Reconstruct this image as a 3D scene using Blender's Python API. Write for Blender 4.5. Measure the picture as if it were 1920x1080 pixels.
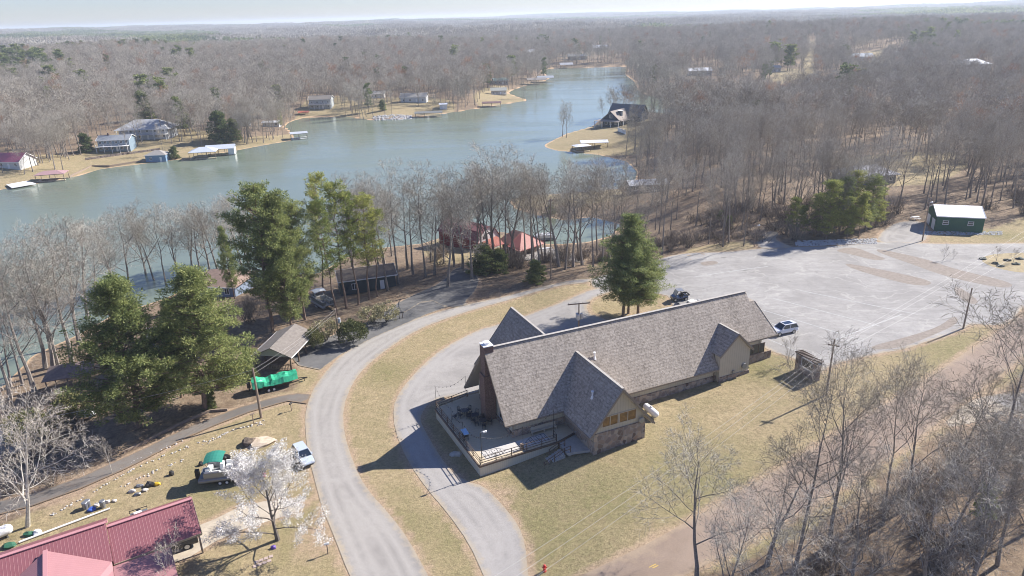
import bpy, bmesh, math, random
import numpy as np
from mathutils import Vector, Matrix, geometry
R = math.radians
rnd = random.Random(7)
scene = bpy.context.scene
for o in list(bpy.data.objects): bpy.data.objects.remove(o)

# ------------------------------------------------------------------ camera
FPX, CAMH, ROLL, HORY = 1330.0, 52.0, R(1.6), 28.0          # focal length in photo pixels (1920 wide)
PITCH = math.atan((540 - HORY) * math.cos(ROLL) / FPX)
cam = bpy.data.cameras.new('camera'); cam.sensor_width = 36.0; cam.lens = FPX / 1920 * 36
cam.clip_start = 1.0; cam.clip_end = 40000
camo = bpy.data.objects.new('camera', cam); scene.collection.objects.link(camo)
_f = Vector((0, math.cos(PITCH), -math.sin(PITCH))); _u = Vector((0, math.sin(PITCH), math.cos(PITCH))); _r = Vector((1, 0, 0))
_r2 = _r * math.cos(ROLL) + _u * math.sin(ROLL) * -1; _u2 = _u * math.cos(ROLL) + _r * math.sin(ROLL)
camo.matrix_world = Matrix(((_r2.x, _u2.x, -_f.x, 0), (_r2.y, _u2.y, -_f.y, 0), (_r2.z, _u2.z, -_f.z, CAMH), (0, 0, 0, 1)))
scene.camera = camo

# ------------------------------------------------------------------ light
SUN_AZ, SUN_EL = R(29.5), R(35)                              # azimuth counter-clockwise from +x
wd = bpy.data.worlds.new('World'); scene.world = wd; wd.use_nodes = True
nt = wd.node_tree; bg = nt.nodes['Background']
sky = nt.nodes.new('ShaderNodeTexSky'); sky.sky_type = 'NISHITA'; sky.sun_disc = False
sky.sun_elevation = SUN_EL; sky.sun_rotation = math.pi / 2 - SUN_AZ
sky.air_density = 1.0; sky.dust_density = 0.2; sky.ozone_density = 1.5; sky.altitude = 100
tint = nt.nodes.new('ShaderNodeMix'); tint.data_type = 'RGBA'; tint.blend_type = 'MULTIPLY'; tint.inputs[0].default_value = 1.0; tint.inputs[7].default_value = (.86, .955, 1.36, 1)
nt.links.new(sky.outputs[0], tint.inputs[6]); nt.links.new(tint.outputs[2], bg.inputs[0]); bg.inputs[1].default_value = 0.058
sl = bpy.data.lights.new('sun', 'SUN'); sl.energy = 5.0; sl.angle = R(0.5); sl.color = (1.0, 0.945, 0.87)
so = bpy.data.objects.new('sun', sl); scene.collection.objects.link(so)
sd = Vector((math.cos(SUN_EL) * math.cos(SUN_AZ), math.cos(SUN_EL) * math.sin(SUN_AZ), math.sin(SUN_EL)))
so.rotation_euler = sd.to_track_quat('Z', 'Y').to_euler(); so.location = sd * 300
vs = scene.view_settings; scene.display_settings.display_device = 'sRGB'
vs.view_transform = 'Standard'; vs.look = 'None'; vs.exposure = 0.96; vs.gamma = 1.0
cy = scene.cycles
cy.max_bounces = 5; cy.diffuse_bounces = 3; cy.glossy_bounces = 2; cy.transmission_bounces = 3; cy.volume_bounces = 1
cy.transparent_max_bounces = 8; cy.caustics_reflective = False; cy.caustics_refractive = False
cy.use_denoising = True; cy.filter_width = 1.0
cy.use_adaptive_sampling = True; cy.adaptive_threshold = 0.02

# ------------------------------------------------------------------ picture <-> place (used once, to read the plan of the place off the photograph)
def ray(px, py):
    x = px - 960.0; y = 540.0 - py
    c, s = math.cos(ROLL), math.sin(ROLL)
    xr = x * c + y * s; yr = -x * s + y * c
    a, b, d = xr / FPX, 1.0, yr / FPX
    cp, sp = math.cos(PITCH), math.sin(PITCH)
    return a, b * cp + d * sp, -b * sp + d * cp
def G(px, py, z=0.0):
    a, b, c = ray(px, py); t = (z - CAMH) / c
    return Vector((a * t, b * t, z))

# ------------------------------------------------------------------ terrain
WL = -4.0
LAKE_PX = [(-700,1150),(-200,850),(0,720),(51,667),(85,651),(150,622),(200,592),(300,560),(380,525),(500,519),(590,512),(660,473),
 (723,462),(790,455),(830,442),(925,432),(1005,440),(1011,455),(1050,456),(1100,452),(1140,441),(1160,422),(1110,409),(1055,414),(1030,410),
 (990,402),(960,392),(948,375),(980,367),(1021,364),(1063,361),(1100,358),(1158,353),(1185,340),(1190,322),(1170,303),(1120,291),(1073,286),
 (1040,283),(1020,277),(1016,272),(1033,263),(1060,250),(1107,237),(1120,226),(1160,214),(1200,210),(1250,212),(1350,207),(1440,202),(1500,193),
 (1560,180),(1640,160),(1560,156),(1480,159),(1397,166),(1300,173),(1215,182),(1195,170),(1187,153),(1170,140),(1173,125),(1100,127),
 (1040,128),(1017,133),(1030,143),(1033,150),(990,160),(953,173),(975,182),(1000,188),(940,197),(847,212),(783,220),(740,225),(700,227),(657,221),
 (600,220),(565,222),(548,228),(537,236),(548,245),(556,257),(550,264),(500,272),(437,284),(350,298),(267,308),(200,316),(150,330),(100,340),(60,347),(0,357),(-300,402),(-900,470)]
LAKE = np.array([G(x, y, WL)[:2] for x, y in LAKE_PX])
LAKE[0] = (-260, 62); 
def poly_dist(P, poly):
    """signed distance: negative inside"""
    P = np.atleast_2d(P); A = poly; B = np.roll(poly, -1, 0)
    if len(P) < 8:                                            # few points: vectorised over the edges
        out = []
        D = B - A; L = (D * D).sum(1) + 1e-12
        for p in P:
            W = p - A; t = np.minimum(np.maximum((W * D).sum(1) / L, 0), 1); Q = W - t[:, None] * D
            c = (A[:, 1] > p[1]) != (B[:, 1] > p[1]); dy = np.where(np.abs(D[:, 1]) < 1e-12, 1e-12, D[:, 1])
            ins = (c & (p[0] < A[:, 0] + (p[1] - A[:, 1]) / dy * D[:, 0])).sum() % 2
            v = math.sqrt(float((Q * Q).sum(1).min())); out.append(-v if ins else v)
        return np.array(out)
    best = np.full(len(P), 1e18); ins = np.zeros(len(P), bool)
    for a, b in zip(A, B):
        d = b - a; L = d @ d
        if L < 1e-9: continue
        t = np.clip(((P - a) @ d) / L, 0, 1)
        q = P - a - t[:, None] * d
        best = np.minimum(best, (q * q).sum(1))
        c = (a[1] > P[:, 1]) != (b[1] > P[:, 1])
        if abs(b[1] - a[1]) > 1e-12:
            xi = a[0] + (P[:, 1] - a[1]) / (b[1] - a[1]) * (b[0] - a[0])
            ins ^= c & (P[:, 0] < xi)
    d = np.sqrt(best); d[ins] *= -1
    return d
def sm(t): t = np.clip(t, 0, 1); return t * t * (3 - 2 * t)
def hgt_arr(P, d=None):
    P = np.atleast_2d(np.asarray(P, float)); x, y = P[:, 0], P[:, 1]
    if d is None: d = poly_dist(P, LAKE)
    r = np.hypot(x, y)
    h = WL - 0.05 + 4.05 * sm((d + 2.0) / 46.0)
    h = np.where(d < 0, WL - 0.05 - np.minimum(-d * 0.12, 3.0) + 4.05 * sm((d + 2.0) / 46.0), h)
    near = 1 - sm((y - 170) / 120.0)
    h += near * sm(d / 40) * (1.4 * sm((x + 4) / 20) + 1.2 * sm((x - 16) / 34) - 0.25 * sm((-x - 5) / 20) * 0)
    land = sm(d / 160.0)
    far = sm((r - 330) / 900.0)
    roll_ = 6 * np.sin(x * 0.0061 + 1.3) * np.sin(y * 0.0043 + 0.4) + 4.5 * np.sin(x * 0.0023 - y * 0.0067 + 2.0) + 3.0 * np.sin(x * 0.0127 + y * 0.0091)
    h += land * far * (roll_ + 6.0)
    ff = sm((r - 2600) / 2500.0)
    h += ff * (5 + 12 * np.sin(x * 0.0011 + 0.7) * np.sin(y * 0.00083 + 1.0) + 6 * np.sin(x * 0.0031 + y * 0.0007))
    h += land * sm((r - 120) / 60) * 0.35 * np.sin(x * 0.05 + 1) * np.sin(y * 0.043)
    return h
def hgt(x, y): return float(hgt_arr([(x, y)])[0])
def at(px, py, up=0.0):
    """place on the ground seen at this pixel of the photograph"""
    a, b, c = ray(px, py)
    z = 0.0
    for k in range(14):
        t = (z - CAMH) / c; z = 0.5 * z + 0.5 * hgt(a * t, b * t)
    t = (z - CAMH) / c
    return Vector((a * t, b * t, hgt(a * t, b * t) + up))
def project(p):
    x, y, z = p[0], p[1], p[2] - CAMH
    cp, sp = math.cos(PITCH), math.sin(PITCH)
    f = y * cp - z * sp; u = y * sp + z * cp; c, s = math.cos(ROLL), math.sin(ROLL)
    xr, yr = x / f * FPX, u / f * FPX
    return 960 + xr * c - yr * s, 540 - (xr * s + yr * c), f
def height_to(p, ty):
    """real height of a thing standing at p whose top is seen at picture row ty"""
    lo, hi = 0.2, 60
    for k in range(30):
        m = (lo + hi) / 2
        if project((p[0], p[1], p[2] + m))[1] > ty: lo = m
        else: hi = m
    return lo

# ------------------------------------------------------------------ objects
COL = scene.collection
def props(o, label=None, cat=None, group=None, kind=None):
    if label: o['label'] = label
    if cat: o['category'] = cat
    if group: o['group'] = group
    if kind: o['kind'] = kind
    return o
def thing(name, label, cat, loc=(0, 0, 0), rot=0.0, group=None):
    o = bpy.data.objects.new(name, None); COL.objects.link(o)
    o.empty_display_size = 0.3
    o.location = loc; o.rotation_euler = (0, 0, rot)
    return props(o, label, cat, group)
class MB:
    def __init__(s): s.v = []; s.f = []; s.m = []; s.c = None
    def poly(s, pts, m=0):
        n = len(s.v); s.v += [tuple(p) for p in pts]; s.f.append(tuple(range(n, n + len(pts)))); s.m.append(m); return s
    def faces(s, vs, fs, m=0):
        n = len(s.v); s.v += [tuple(p) for p in vs]
        for f in fs: s.f.append(tuple(n + i for i in f)); s.m.append(m)
        return s
    def box(s, x0, x1, y0, y1, z0, z1, m=0):
        return s.faces([(x0,y0,z0),(x1,y0,z0),(x1,y1,z0),(x0,y1,z0),(x0,y0,z1),(x1,y0,z1),(x1,y1,z1),(x0,y1,z1)],
                       [(0,3,2,1),(4,5,6,7),(0,1,5,4),(1,2,6,5),(2,3,7,6),(3,0,4,7)], m)
    def prism(s, pts, h, m=0):
        """polygon (ccw) extruded by vector h"""
        n = len(pts); h = Vector(h); a = [Vector(p) for p in pts]
        return s.faces(a + [p + h for p in a], [tuple(reversed(range(n))), tuple(range(n, 2*n))] + [(i, (i+1) % n, n + (i+1) % n, n + i) for i in range(n)], m)
    def slab(s, pts, t, m=0, mb=None):
        a = [Vector(p) for p in pts]; n = (a[1]-a[0]).cross(a[2]-a[1]).normalized()
        if n.z < 0: a.reverse(); n = -n
        k = len(s.m); s.prism([p - n * t for p in a], n * t, m)
        if mb is not None: s.m[k] = mb
        return s
    def tube(s, p0, p1, r0, r1=None, n=6, m=0, caps=True):
        p0, p1 = Vector(p0), Vector(p1); r1 = r0 if r1 is None else r1
        d = (p1 - p0); 
        if d.length < 1e-6: return s
        d.normalize(); a = d.orthogonal().normalized(); b = d.cross(a)
        vs = []
        for p, r in ((p0, r0), (p1, r1)):
            for i in range(n):
                t = 2 * math.pi * i / n; vs.append(p + (a * math.cos(t) + b * math.sin(t)) * r)
        fs = [(i, (i+1) % n, n + (i+1) % n, n + i) for i in range(n)]
        if caps: fs += [tuple(reversed(range(n))), tuple(range(n, 2*n))]
        return s.faces(vs, fs, m)
    def bar(s, p0, p1, w, h=None, m=0):
        """square bar between two points"""
        p0, p1 = Vector(p0), Vector(p1); h = w if h is None else h
        d = (p1 - p0).normalized(); up = Vector((0,0,1)) if abs(d.z) < .95 else Vector((0,1,0))
        a = d.cross(up).normalized() * w/2; b = a.cross(d).normalized() * h/2
        vs = [p + q for p in (p0, p1) for q in (-a-b, a-b, a+b, -a+b)]
        return s.faces(vs, [(0,1,2,3),(7,6,5,4),(0,4,5,1),(1,5,6,2),(2,6,7,3),(3,7,4,0)], m)
    def sphere(s, c, r, n=10, k=6, m=0, z0=-1.0):
        c = Vector(c); rr = r if hasattr(r, '__len__') else (r, r, r); vs = []; fs = []
        for j in range(k + 1):
            t = math.asin(z0) + (math.pi/2 - math.asin(z0)) * j / k
            for i in range(n):
                p = 2*math.pi*i/n; vs.append(c + Vector((rr[0]*math.cos(t)*math.cos(p), rr[1]*math.cos(t)*math.sin(p), rr[2]*math.sin(t))))
        for j in range(k):
            for i in range(n): fs.append((j*n+i, j*n+(i+1)%n, (j+1)*n+(i+1)%n, (j+1)*n+i))
        return s.faces(vs, fs, m)
    def mesh(s, name, mats, smooth=False):
        me = bpy.data.meshes.new(name); me.from_pydata([tuple(v) for v in s.v], [], s.f)
        for m in (mats if isinstance(mats, (list, tuple)) else [mats]): me.materials.append(m)
        me.polygons.foreach_set('material_index', s.m)
        if smooth: me.polygons.foreach_set('use_smooth', [True]*len(s.f))
        me.update(); return me
    def build(s, name, mats, parent=None, smooth=False, loc=None, rot=None):
        o = bpy.data.objects.new(name, s.mesh(name, mats, smooth)); COL.objects.link(o)
        if parent: o.parent = parent
        if loc is not None: o.location = loc
        if rot is not None: o.rotation_euler = (0, 0, rot)
        return o
def copy_tree(o, parent=None):
    c = o.copy(); COL.objects.link(c); c.parent = parent
    for ch in list(o.children): copy_tree(ch, c)
    return c

# ------------------------------------------------------------------ materials
def mat(name, col, rough=0.85, col2=None, scale=1.0, detail=4, bump=0.0, metal=0.0, bscale=None, stretch=None, spec=None, c1=0.35, c2=0.65, coat=0):
    m = bpy.data.materials.new(name); m.use_nodes = True; nt = m.node_tree; b = nt.nodes['Principled BSDF']
    b.inputs['Roughness'].default_value = rough; b.inputs['Metallic'].default_value = metal
    if spec is not None: b.inputs['Specular IOR Level'].default_value = spec
    if coat: b.inputs['Coat Weight'].default_value = coat
    b.inputs['Base Color'].default_value = (*col, 1)
    if col2 is not None or bump:
        tc = nt.nodes.new('ShaderNodeTexCoord'); mp = nt.nodes.new('ShaderNodeMapping')
        nt.links.new(tc.outputs['Object'], mp.inputs[0])
        if stretch: mp.inputs['Scale'].default_value = stretch
        nz = nt.nodes.new('ShaderNodeTexNoise'); nz.inputs['Scale'].default_value = scale; nz.inputs['Detail'].default_value = detail
        nz.inputs['Roughness'].default_value = .62
        nt.links.new(mp.outputs[0], nz.inputs['Vector'])
        if col2 is not None:
            cr = nt.nodes.new('ShaderNodeValToRGB'); cr.color_ramp.elements[0].position = c1; cr.color_ramp.elements[1].position = c2
            cr.color_ramp.elements[0].color = (*col, 1); cr.color_ramp.elements[1].color = (*col2, 1)
            nt.links.new(nz.outputs[0], cr.inputs[0]); nt.links.new(cr.outputs[0], b.inputs['Base Color'])
        if bump:
            bn = nt.nodes.new('ShaderNodeBump'); bn.inputs['Strength'].default_value = bump; bn.inputs['Distance'].default_value = 0.1
            if bscale:
                n2 = nt.nodes.new('ShaderNodeTexNoise'); n2.inputs['Scale'].default_value = bscale; nt.links.new(mp.outputs[0], n2.inputs['Vector'])
                nt.links.new(n2.outputs[0], bn.inputs['Height'])
            else: nt.links.new(nz.outputs[0], bn.inputs['Height'])
            nt.links.new(bn.outputs[0], b.inputs['Normal'])
    return m
class NT:
    """small helper to wire shader nodes"""
    def __init__(s, m): s.nt = m.node_tree; s.b = s.nt.nodes.get('Principled BSDF')
    def n(s, t, **k):
        x = s.nt.nodes.new('ShaderNode' + t)
        for a, v in k.items(): setattr(x, a, v)
        return x
    def l(s, a, b): s.nt.links.new(a, b)
    def noise(s, vec, scale, detail=4, rough=.6, dist=0.0):
        x = s.n('TexNoise'); x.inputs['Scale'].default_value = scale; x.inputs['Detail'].default_value = detail; x.inputs['Roughness'].default_value = rough
        x.inputs['Distortion'].default_value = dist
        if vec: s.l(vec, x.inputs['Vector'])
        return x.outputs[0]
    def ramp(s, fac, stops):
        x = s.n('ValToRGB'); e = x.color_ramp.elements
        while len(e) < len(stops): e.new(0.5)
        for q, (p, c) in zip(e, stops): q.position = p; q.color = (*c, 1) if hasattr(c, '__len__') else (c, c, c, 1)
        s.l(fac, x.inputs[0]); return x.outputs[0]
    def mix(s, fac, a, b, mode='MIX'):
        x = s.n('Mix', data_type='RGBA', blend_type=mode)
        for v, i in ((fac, 0), (a, 6), (b, 7)):
            if hasattr(v, 'is_output') or hasattr(v, 'links'): s.l(v, x.inputs[i])
            elif hasattr(v, '__len__'): x.inputs[i].default_value = (*v, 1)
            else: x.inputs[i].default_value = v
        return x.outputs[2]
    def math(s, op, a, b=None, clamp=False):
        x = s.n('Math', operation=op, use_clamp=clamp)
        for v, i in ((a, 0), (b, 1)):
            if v is None: continue
            if hasattr(v, 'links'): s.l(v, x.inputs[i])
            else: x.inputs[i].default_value = v
        return x.outputs[0]
    def attr(s, name): return s.n('Attribute', attribute_name=name)
    def bump(s, h, strength=.3, dist=.05):
        x = s.n('Bump'); x.inputs['Strength'].default_value = strength; x.inputs['Distance'].default_value = dist
        s.l(h, x.inputs['Height']); s.l(x.outputs[0], s.b.inputs['Normal'])
def newmat(name, rough=.9):
    m = bpy.data.materials.new(name); m.use_nodes = True; q = NT(m); q.b.inputs['Roughness'].default_value = rough
    q.b.inputs['Specular IOR Level'].default_value = .2
    return m, q
# ================================================================== SETTING: ground, lake, roads
def smooth_poly(pts, it=2):
    for k in range(it):
        q = []
        for a, b in zip(pts, pts[1:] + pts[:1]):
            q += [(a[0]*.75 + b[0]*.25, a[1]*.75 + b[1]*.25), (a[0]*.25 + b[0]*.75, a[1]*.25 + b[1]*.75)]
        pts = q
    return pts
def pxpoly(pts, smooth=0):
    p = [tuple(at(x, y)[:2]) for x, y in pts]
    return smooth_poly(p, smooth) if smooth else p
ROAD_OUT = [(1106,521),(1017,537),(940,557),(847,577),(757,605),(687,634),(640,665),(608,700),(584,735),(573,770),(572,800),(577,850),(590,900),(603,950),(624,1000),(655,1080),(700,1170)]
ROAD_IN = [(850,1170),(803,1080),(767,1013),(733,967),(687,917),(663,870),(645,813),(643,765),(660,720),(683,690),(723,657),(783,618),(853,592),(933,568),(1040,537),(1108,530)]
P_ROAD = pxpoly(ROAD_OUT + ROAD_IN, 1)
P_DRIVE = pxpoly([(1114,541),(1053,567),(983,593),(917,613),(893,620),(830,653),(790,687),(763,717),(748,738),(737,763),(740,807),(763,863),(800,917),(840,963),(880,1020),(907,1080),(950,1180),
   (1010,1180),(990,1080),(985,1020),(973,987),(953,960),(933,937),(907,911),(873,903),(840,877),(817,843),(800,813),(788,790),(790,777),(803,757),(830,745),(860,742),(900,735),(960,700),(1010,660),(1140,625),(1160,610),(1120,592),(1105,590),(1098,572),(1117,556),(1150,546),(1150,534)], 1)
P_LOT = pxpoly([(1106,521),(1190,503),(1245,482),(1290,474),(1350,474),(1425,466),(1480,463),(1580,461),(1660,452),(1740,457),(1840,457),(1990,455),(2050,520),(1990,545),(1920,572),(1893,607),(1860,611),(1820,606),(1803,620),
   (1733,642),(1697,655),(1647,663),(1593,675),(1553,688),(1536,702),(1500,676),(1440,657),(1415,640),(1300,600),(1262,578),(1257,556),(1230,550),(1150,546),(1114,541),(1108,530)], 1)
P_ISLAND = pxpoly([(1838,488),(1852,478),(1900,474),(1990,474),(1990,510),(1920,512),(1890,508),(1855,499)], 1)
P_SHEDDR = pxpoly([(1640,456),(1655,432),(1680,417),(1715,413),(1740,420),(1742,446),(1715,461)], 1)
P_SIDEDR = pxpoly([(1424,468),(1418,452),(1430,438),(1445,433),(1462,437),(1452,447),(1466,456),(1490,465)], 1)
P_LANE = pxpoly([(584,741),(560,738),(520,744),(450,764),(400,783),(353,802),(313,820),(283,836),(237,857),(150,896),(60,926),(0,940),(-200,1002),(-200,1048),(0,966),(60,950),(150,918),(237,880),(283,857),(313,841),(353,821),(400,800),(470,773),(540,753),(576,758)])
P_BROAD_TOP = [(1050,1101),(1090,1080),(1160,1046),(1227,1013),(1280,983),(1347,943),(1480,868),(1620,780),(1713,727),(1800,668),(1893,607),(1945,568),(2050,490)]
P_BROAD = pxpoly(P_BROAD_TOP + [(2150,520),(1990,610),(1905,680),(1810,752),(1713,830),(1613,893),(1500,965),(1420,1006),(1327,1058),(1230,1108),(1100,1180),(950,1180)])
P_SIDERD = pxpoly([(1808,756),(1850,742),(1900,735),(1990,740),(1990,790),(1890,775),(1840,790),(1760,805)],1)
P_CARDR = pxpoly([(600,694),(560,686),(545,668),(575,650),(640,622),(700,600),(760,585),(800,560),(850,572),(800,590),(700,634),(640,665)])
P_BARNDR = pxpoly([(840,578),(800,560),(755,590),(700,598),(760,560),(830,530),(850,505),(870,500),(900,520),(893,545),(870,568),(880,572)],1)
P_CABDR = pxpoly([(960,487),(985,473),(1030,462),(1090,480),(1100,495),(1060,490),(1010,490)],1)
P_CARLOT = pxpoly([(380,985),(470,940),(570,940),(560,960),(430,1000),(330,1060),(250,1060),(240,1030)],1)
HARD = [P_ROAD, P_DRIVE, P_LOT, P_SHEDDR, P_SIDEDR, P_LANE, P_BROAD, P_SIDERD, P_CARDR, P_BARNDR, P_CABDR, P_CARLOT]
# -------- ground sheet
def axis(lo, hi, step, far_lo, far_hi, g=1.055):
    a = list(np.arange(lo, hi, step)); s = step
    while a[-1] < far_hi: s *= g; a.append(a[-1] + s)
    s = step; b = []
    x = lo
    while x > far_lo: s *= g; x -= s; b.append(x)
    return np.array(b[::-1] + a)
gx = axis(-125, 150, 1.3, -15000, 15000); gy = axis(30, 290, 1.5, 3, 15000)
XX, YY = np.meshgrid(gx, gy); GP = np.stack([XX.ravel(), YY.ravel()], 1)
GD = poly_dist(GP, LAKE); GZ = hgt_arr(GP, GD)
nx, ny = len(gx), len(gy)
me = bpy.data.meshes.new('ground')
ii = (np.arange(ny-1)[:, None]*nx + np.arange(nx-1)[None]).ravel()
FF = np.stack([ii, ii+1, ii+nx+1, ii+nx], 1)
me.vertices.add(len(GP)); me.vertices.foreach_set('co', np.concatenate([GP, GZ[:, None]], 1).astype(np.float32).ravel())
me.loops.add(FF.size); me.loops.foreach_set('vertex_index', FF.ravel().astype(np.int32))
me.polygons.add(len(FF)); me.polygons.foreach_set('loop_start', (np.arange(len(FF))*4).astype(np.int32)); me.polygons.foreach_set('loop_total', np.full(len(FF), 4, np.int32))
me.update(calc_edges=True)
me.polygons.foreach_set('use_smooth', [True]*len(FF))
GRASS = [pxpoly([(1115,518),(1000,541),(760,600),(636,664),(560,672),(555,730),(480,752),(400,800),(320,832),(200,905),(0,985),(-300,1120),(-300,1700),(1100,1700),(1180,1130),(1500,1010),(1990,650),(1990,560),(1600,560),(1250,540)]),
  pxpoly([(1260,485),(1300,465),(1400,450),(1425,470),(1300,480)]), pxpoly([(1735,463),(1745,435),(1850,432),(1930,405),(2050,400),(2050,462)]),
  pxpoly([(1010,280),(1040,258),(1105,232),(1240,222),(1245,262),(1200,290),(1090,292)]),
  pxpoly([(-60,370),(-60,300),(60,290),(150,292),(200,262),(240,225),(300,232),(440,262),(560,250),(560,262),(440,285),(260,310),(150,332)]),
  pxpoly([(1540,345),(1580,300),(1680,285),(1790,285),(1820,310),(1760,345),(1660,350)]),
  pxpoly([(945,375),(980,362),(1160,352),(1180,372),(1050,385),(960,392)]),
  pxpoly([(552,228),(560,205),(580,185),(640,180),(700,203),(640,226)]), pxpoly([(670,226),(690,185),(780,180),(855,192),(850,215)]),
  pxpoly([(900,200),(885,180),(905,163),(945,160),(1003,188)]), pxpoly([(1443,158),(1450,133),(1490,128),(1505,150)]),
  pxpoly([(1595,128),(1590,108),(1640,93),(1730,90),(1700,107),(1660,120),(1630,142)]), pxpoly([(1502,160),(1506,110),(1511,78),(1532,78),(1532,110),(1524,160)]),
  pxpoly([(790,470),(830,440),(930,430),(960,470),(900,490),(820,500)])]
GRASS = [np.array(p) for p in GRASS]
near = np.hypot(GP[:, 0], GP[:, 1]) < 1500
grass = np.zeros(len(GP))
for p in GRASS:
    wsoft = 3.0 + 0.01*np.hypot(*p.mean(0))
    grass[near] = np.maximum(grass[near], sm(0.5 - poly_dist(GP[near], p) / wsoft))
nn = np.hypot(GP[:, 0], GP[:, 1]) < 330
dirt = np.zeros(len(GP))
for p in HARD: dirt[nn] = np.maximum(dirt[nn], sm(1 - poly_dist(GP[nn], np.array(p)) / 1.6))
sand = sm(1 - np.abs(GD - 0.3) / (1.5 + 0.005*np.hypot(GP[:, 0], GP[:, 1])))
def blob(px, py, r): p = at(px, py); return sm(1 - (np.hypot(GP[:, 0]-p.x, GP[:, 1]-p.y) / r))
green = np.zeros(len(GP))
for px, py, r in ((730,700,7),(740,1000,9),(1000,1000,16),(1300,900,16),(1380,960,12),(1800,660,14),(1430,690,8),(1470,665,6),(1390,690,6),(600,990,9),(1190,225,12),(430,900,10),(880,1000,8),(1130,930,12),(450,760,6),(1880,440,8)): green = np.maximum(green, blob(px, py, r))
for px, py, r in ((935,925,5),(590,1000,6),(585,1030,5),(470,835,3),(830,750,3),(1250,570,5),(1200,590,7),(130,930,7),(190,890,6),(400,870,4),(260,900,4),(1225,985,2),(585,780,4)): dirt = np.maximum(dirt, .8*blob(px, py, r))
zc = me.color_attributes.new('zone', 'FLOAT_COLOR', 'POINT')
zc.data.foreach_set('color', np.stack([grass, green, np.maximum(sand, 0), dirt], 1).astype(np.float32).ravel())
M_ground, q = newmat('ground_cover', .95)
a_ = q.attr('zone'); sep = q.n('SeparateColor'); q.l(a_.outputs['Color'], sep.inputs[0])
tc = q.n('TexCoord').outputs['Object']
n1 = q.noise(tc, .11, 5, .6); n2 = q.noise(tc, 1.1, 6, .7); n3 = q.noise(tc, 7.0, 4, .75); n4 = q.noise(tc, .35, 5, .65, .6)
gcol = q.mix(q.ramp(n2, [(.3, 0.0), (.68, 1.0)]), (.275,.215,.125), (.44,.35,.21))
gcol = q.mix(q.ramp(n4, [(.42, 0.0), (.62, .8)]), gcol, (.295,.245,.135))
grn = q.mix(n3, (.175,.165,.075), (.29,.25,.125))
gm = q.math('ADD', sep.outputs[1], q.ramp(n1, [(.48, 0.0), (.75, .3)]))
gm = q.math('MULTIPLY', gm, q.ramp(n2, [(.3, 0.25), (.6, 1.0)]), True)
gcol = q.mix(gm, gcol, grn)
lcol = q.mix(q.ramp(n2, [(.3, 0.0), (.7, 1.0)]), (.15,.105,.072), (.30,.225,.155))
lcol = q.mix(q.ramp(n4, [(.5, 0.0), (.72, .7)]), lcol, (.37,.30,.21))
gsel = q.math('ADD', sep.outputs[0], q.math('MULTIPLY', q.math('SUBTRACT', n4, .5), .9))
col = q.mix(q.ramp(gsel, [(.35, 0.0), (.65, 1.0)]), lcol, gcol)
dsel = q.math('MULTIPLY', a_.outputs['Alpha'], q.math('MULTIPLY', n2, 1.9))
col = q.mix(q.ramp(dsel, [(.35, 0.0), (.8, .85)]), col, q.mix(n3, (.30,.20,.13), (.52,.40,.29)))
ssel = q.math('MULTIPLY', sep.outputs[2], q.math('ADD', n4, .55))
col = q.mix(q.ramp(ssel, [(.35, 0.0), (.7, 1.0)]), col, q.mix(n4, (.46,.27,.14), (.66,.50,.33)))
n5 = q.noise(tc, 2.6, 5, .7)
col = q.mix(1.0, col, q.ramp(n5, [(.32, .70), (.55, 1.04), (.75, 1.16)]), 'MULTIPLY')
fine = q.ramp(n3, [(.3, .70), (.7, 1.20)])
col = q.mix(1.0, col, fine, 'MULTIPLY')
q.l(col, q.b.inputs['Base Color'])
q.bump(q.math('ADD', n3, q.math('MULTIPLY', n2, 2.0)), .55, .12)
me.materials.append(M_ground)
ground = bpy.data.objects.new('ground', me); COL.objects.link(ground); props(ground, kind='structure')

# -------- lake
M_water, q = newmat('lake_water', .06)
tc = q.n('TexCoord').outputs['Object']
w1 = q.noise(tc, .006, 3, .5, .5)
q.l(q.mix(q.ramp(w1, [(.35, 0.0), (.68, 1.0)]), (.16,.20,.165), (.19,.215,.14)), q.b.inputs['Base Color'])
mw = q.n('Mapping'); mw.inputs['Rotation'].default_value = (0,0,.5); mw.inputs['Scale'].default_value = (.35,1.8,1); q.l(tc, mw.inputs[0]); q.l(q.ramp(q.noise(mw.outputs[0], .02, 4, .6, .8), [(.38, .05), (.62, .22)]), q.b.inputs['Roughness'])
q.b.inputs['IOR'].default_value = 1.33; q.b.inputs['Specular IOR Level'].default_value = .5
mp = q.n('Mapping'); mp.inputs['Scale'].default_value = (1, 1.6, 1); q.l(tc, mp.inputs[0])
q.bump(q.math('ADD', q.noise(mp.outputs[0], .9, 5, .65), q.math('MULTIPLY', q.noise(mp.outputs[0], .12, 3, .5), 2)), .22, .12)
w = MB(); w.poly([(-900,20,WL),(900,20,WL),(900,1150,WL),(-900,1150,WL)])
lake = w.build('lake', M_water); props(lake, kind='structure')

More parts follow.
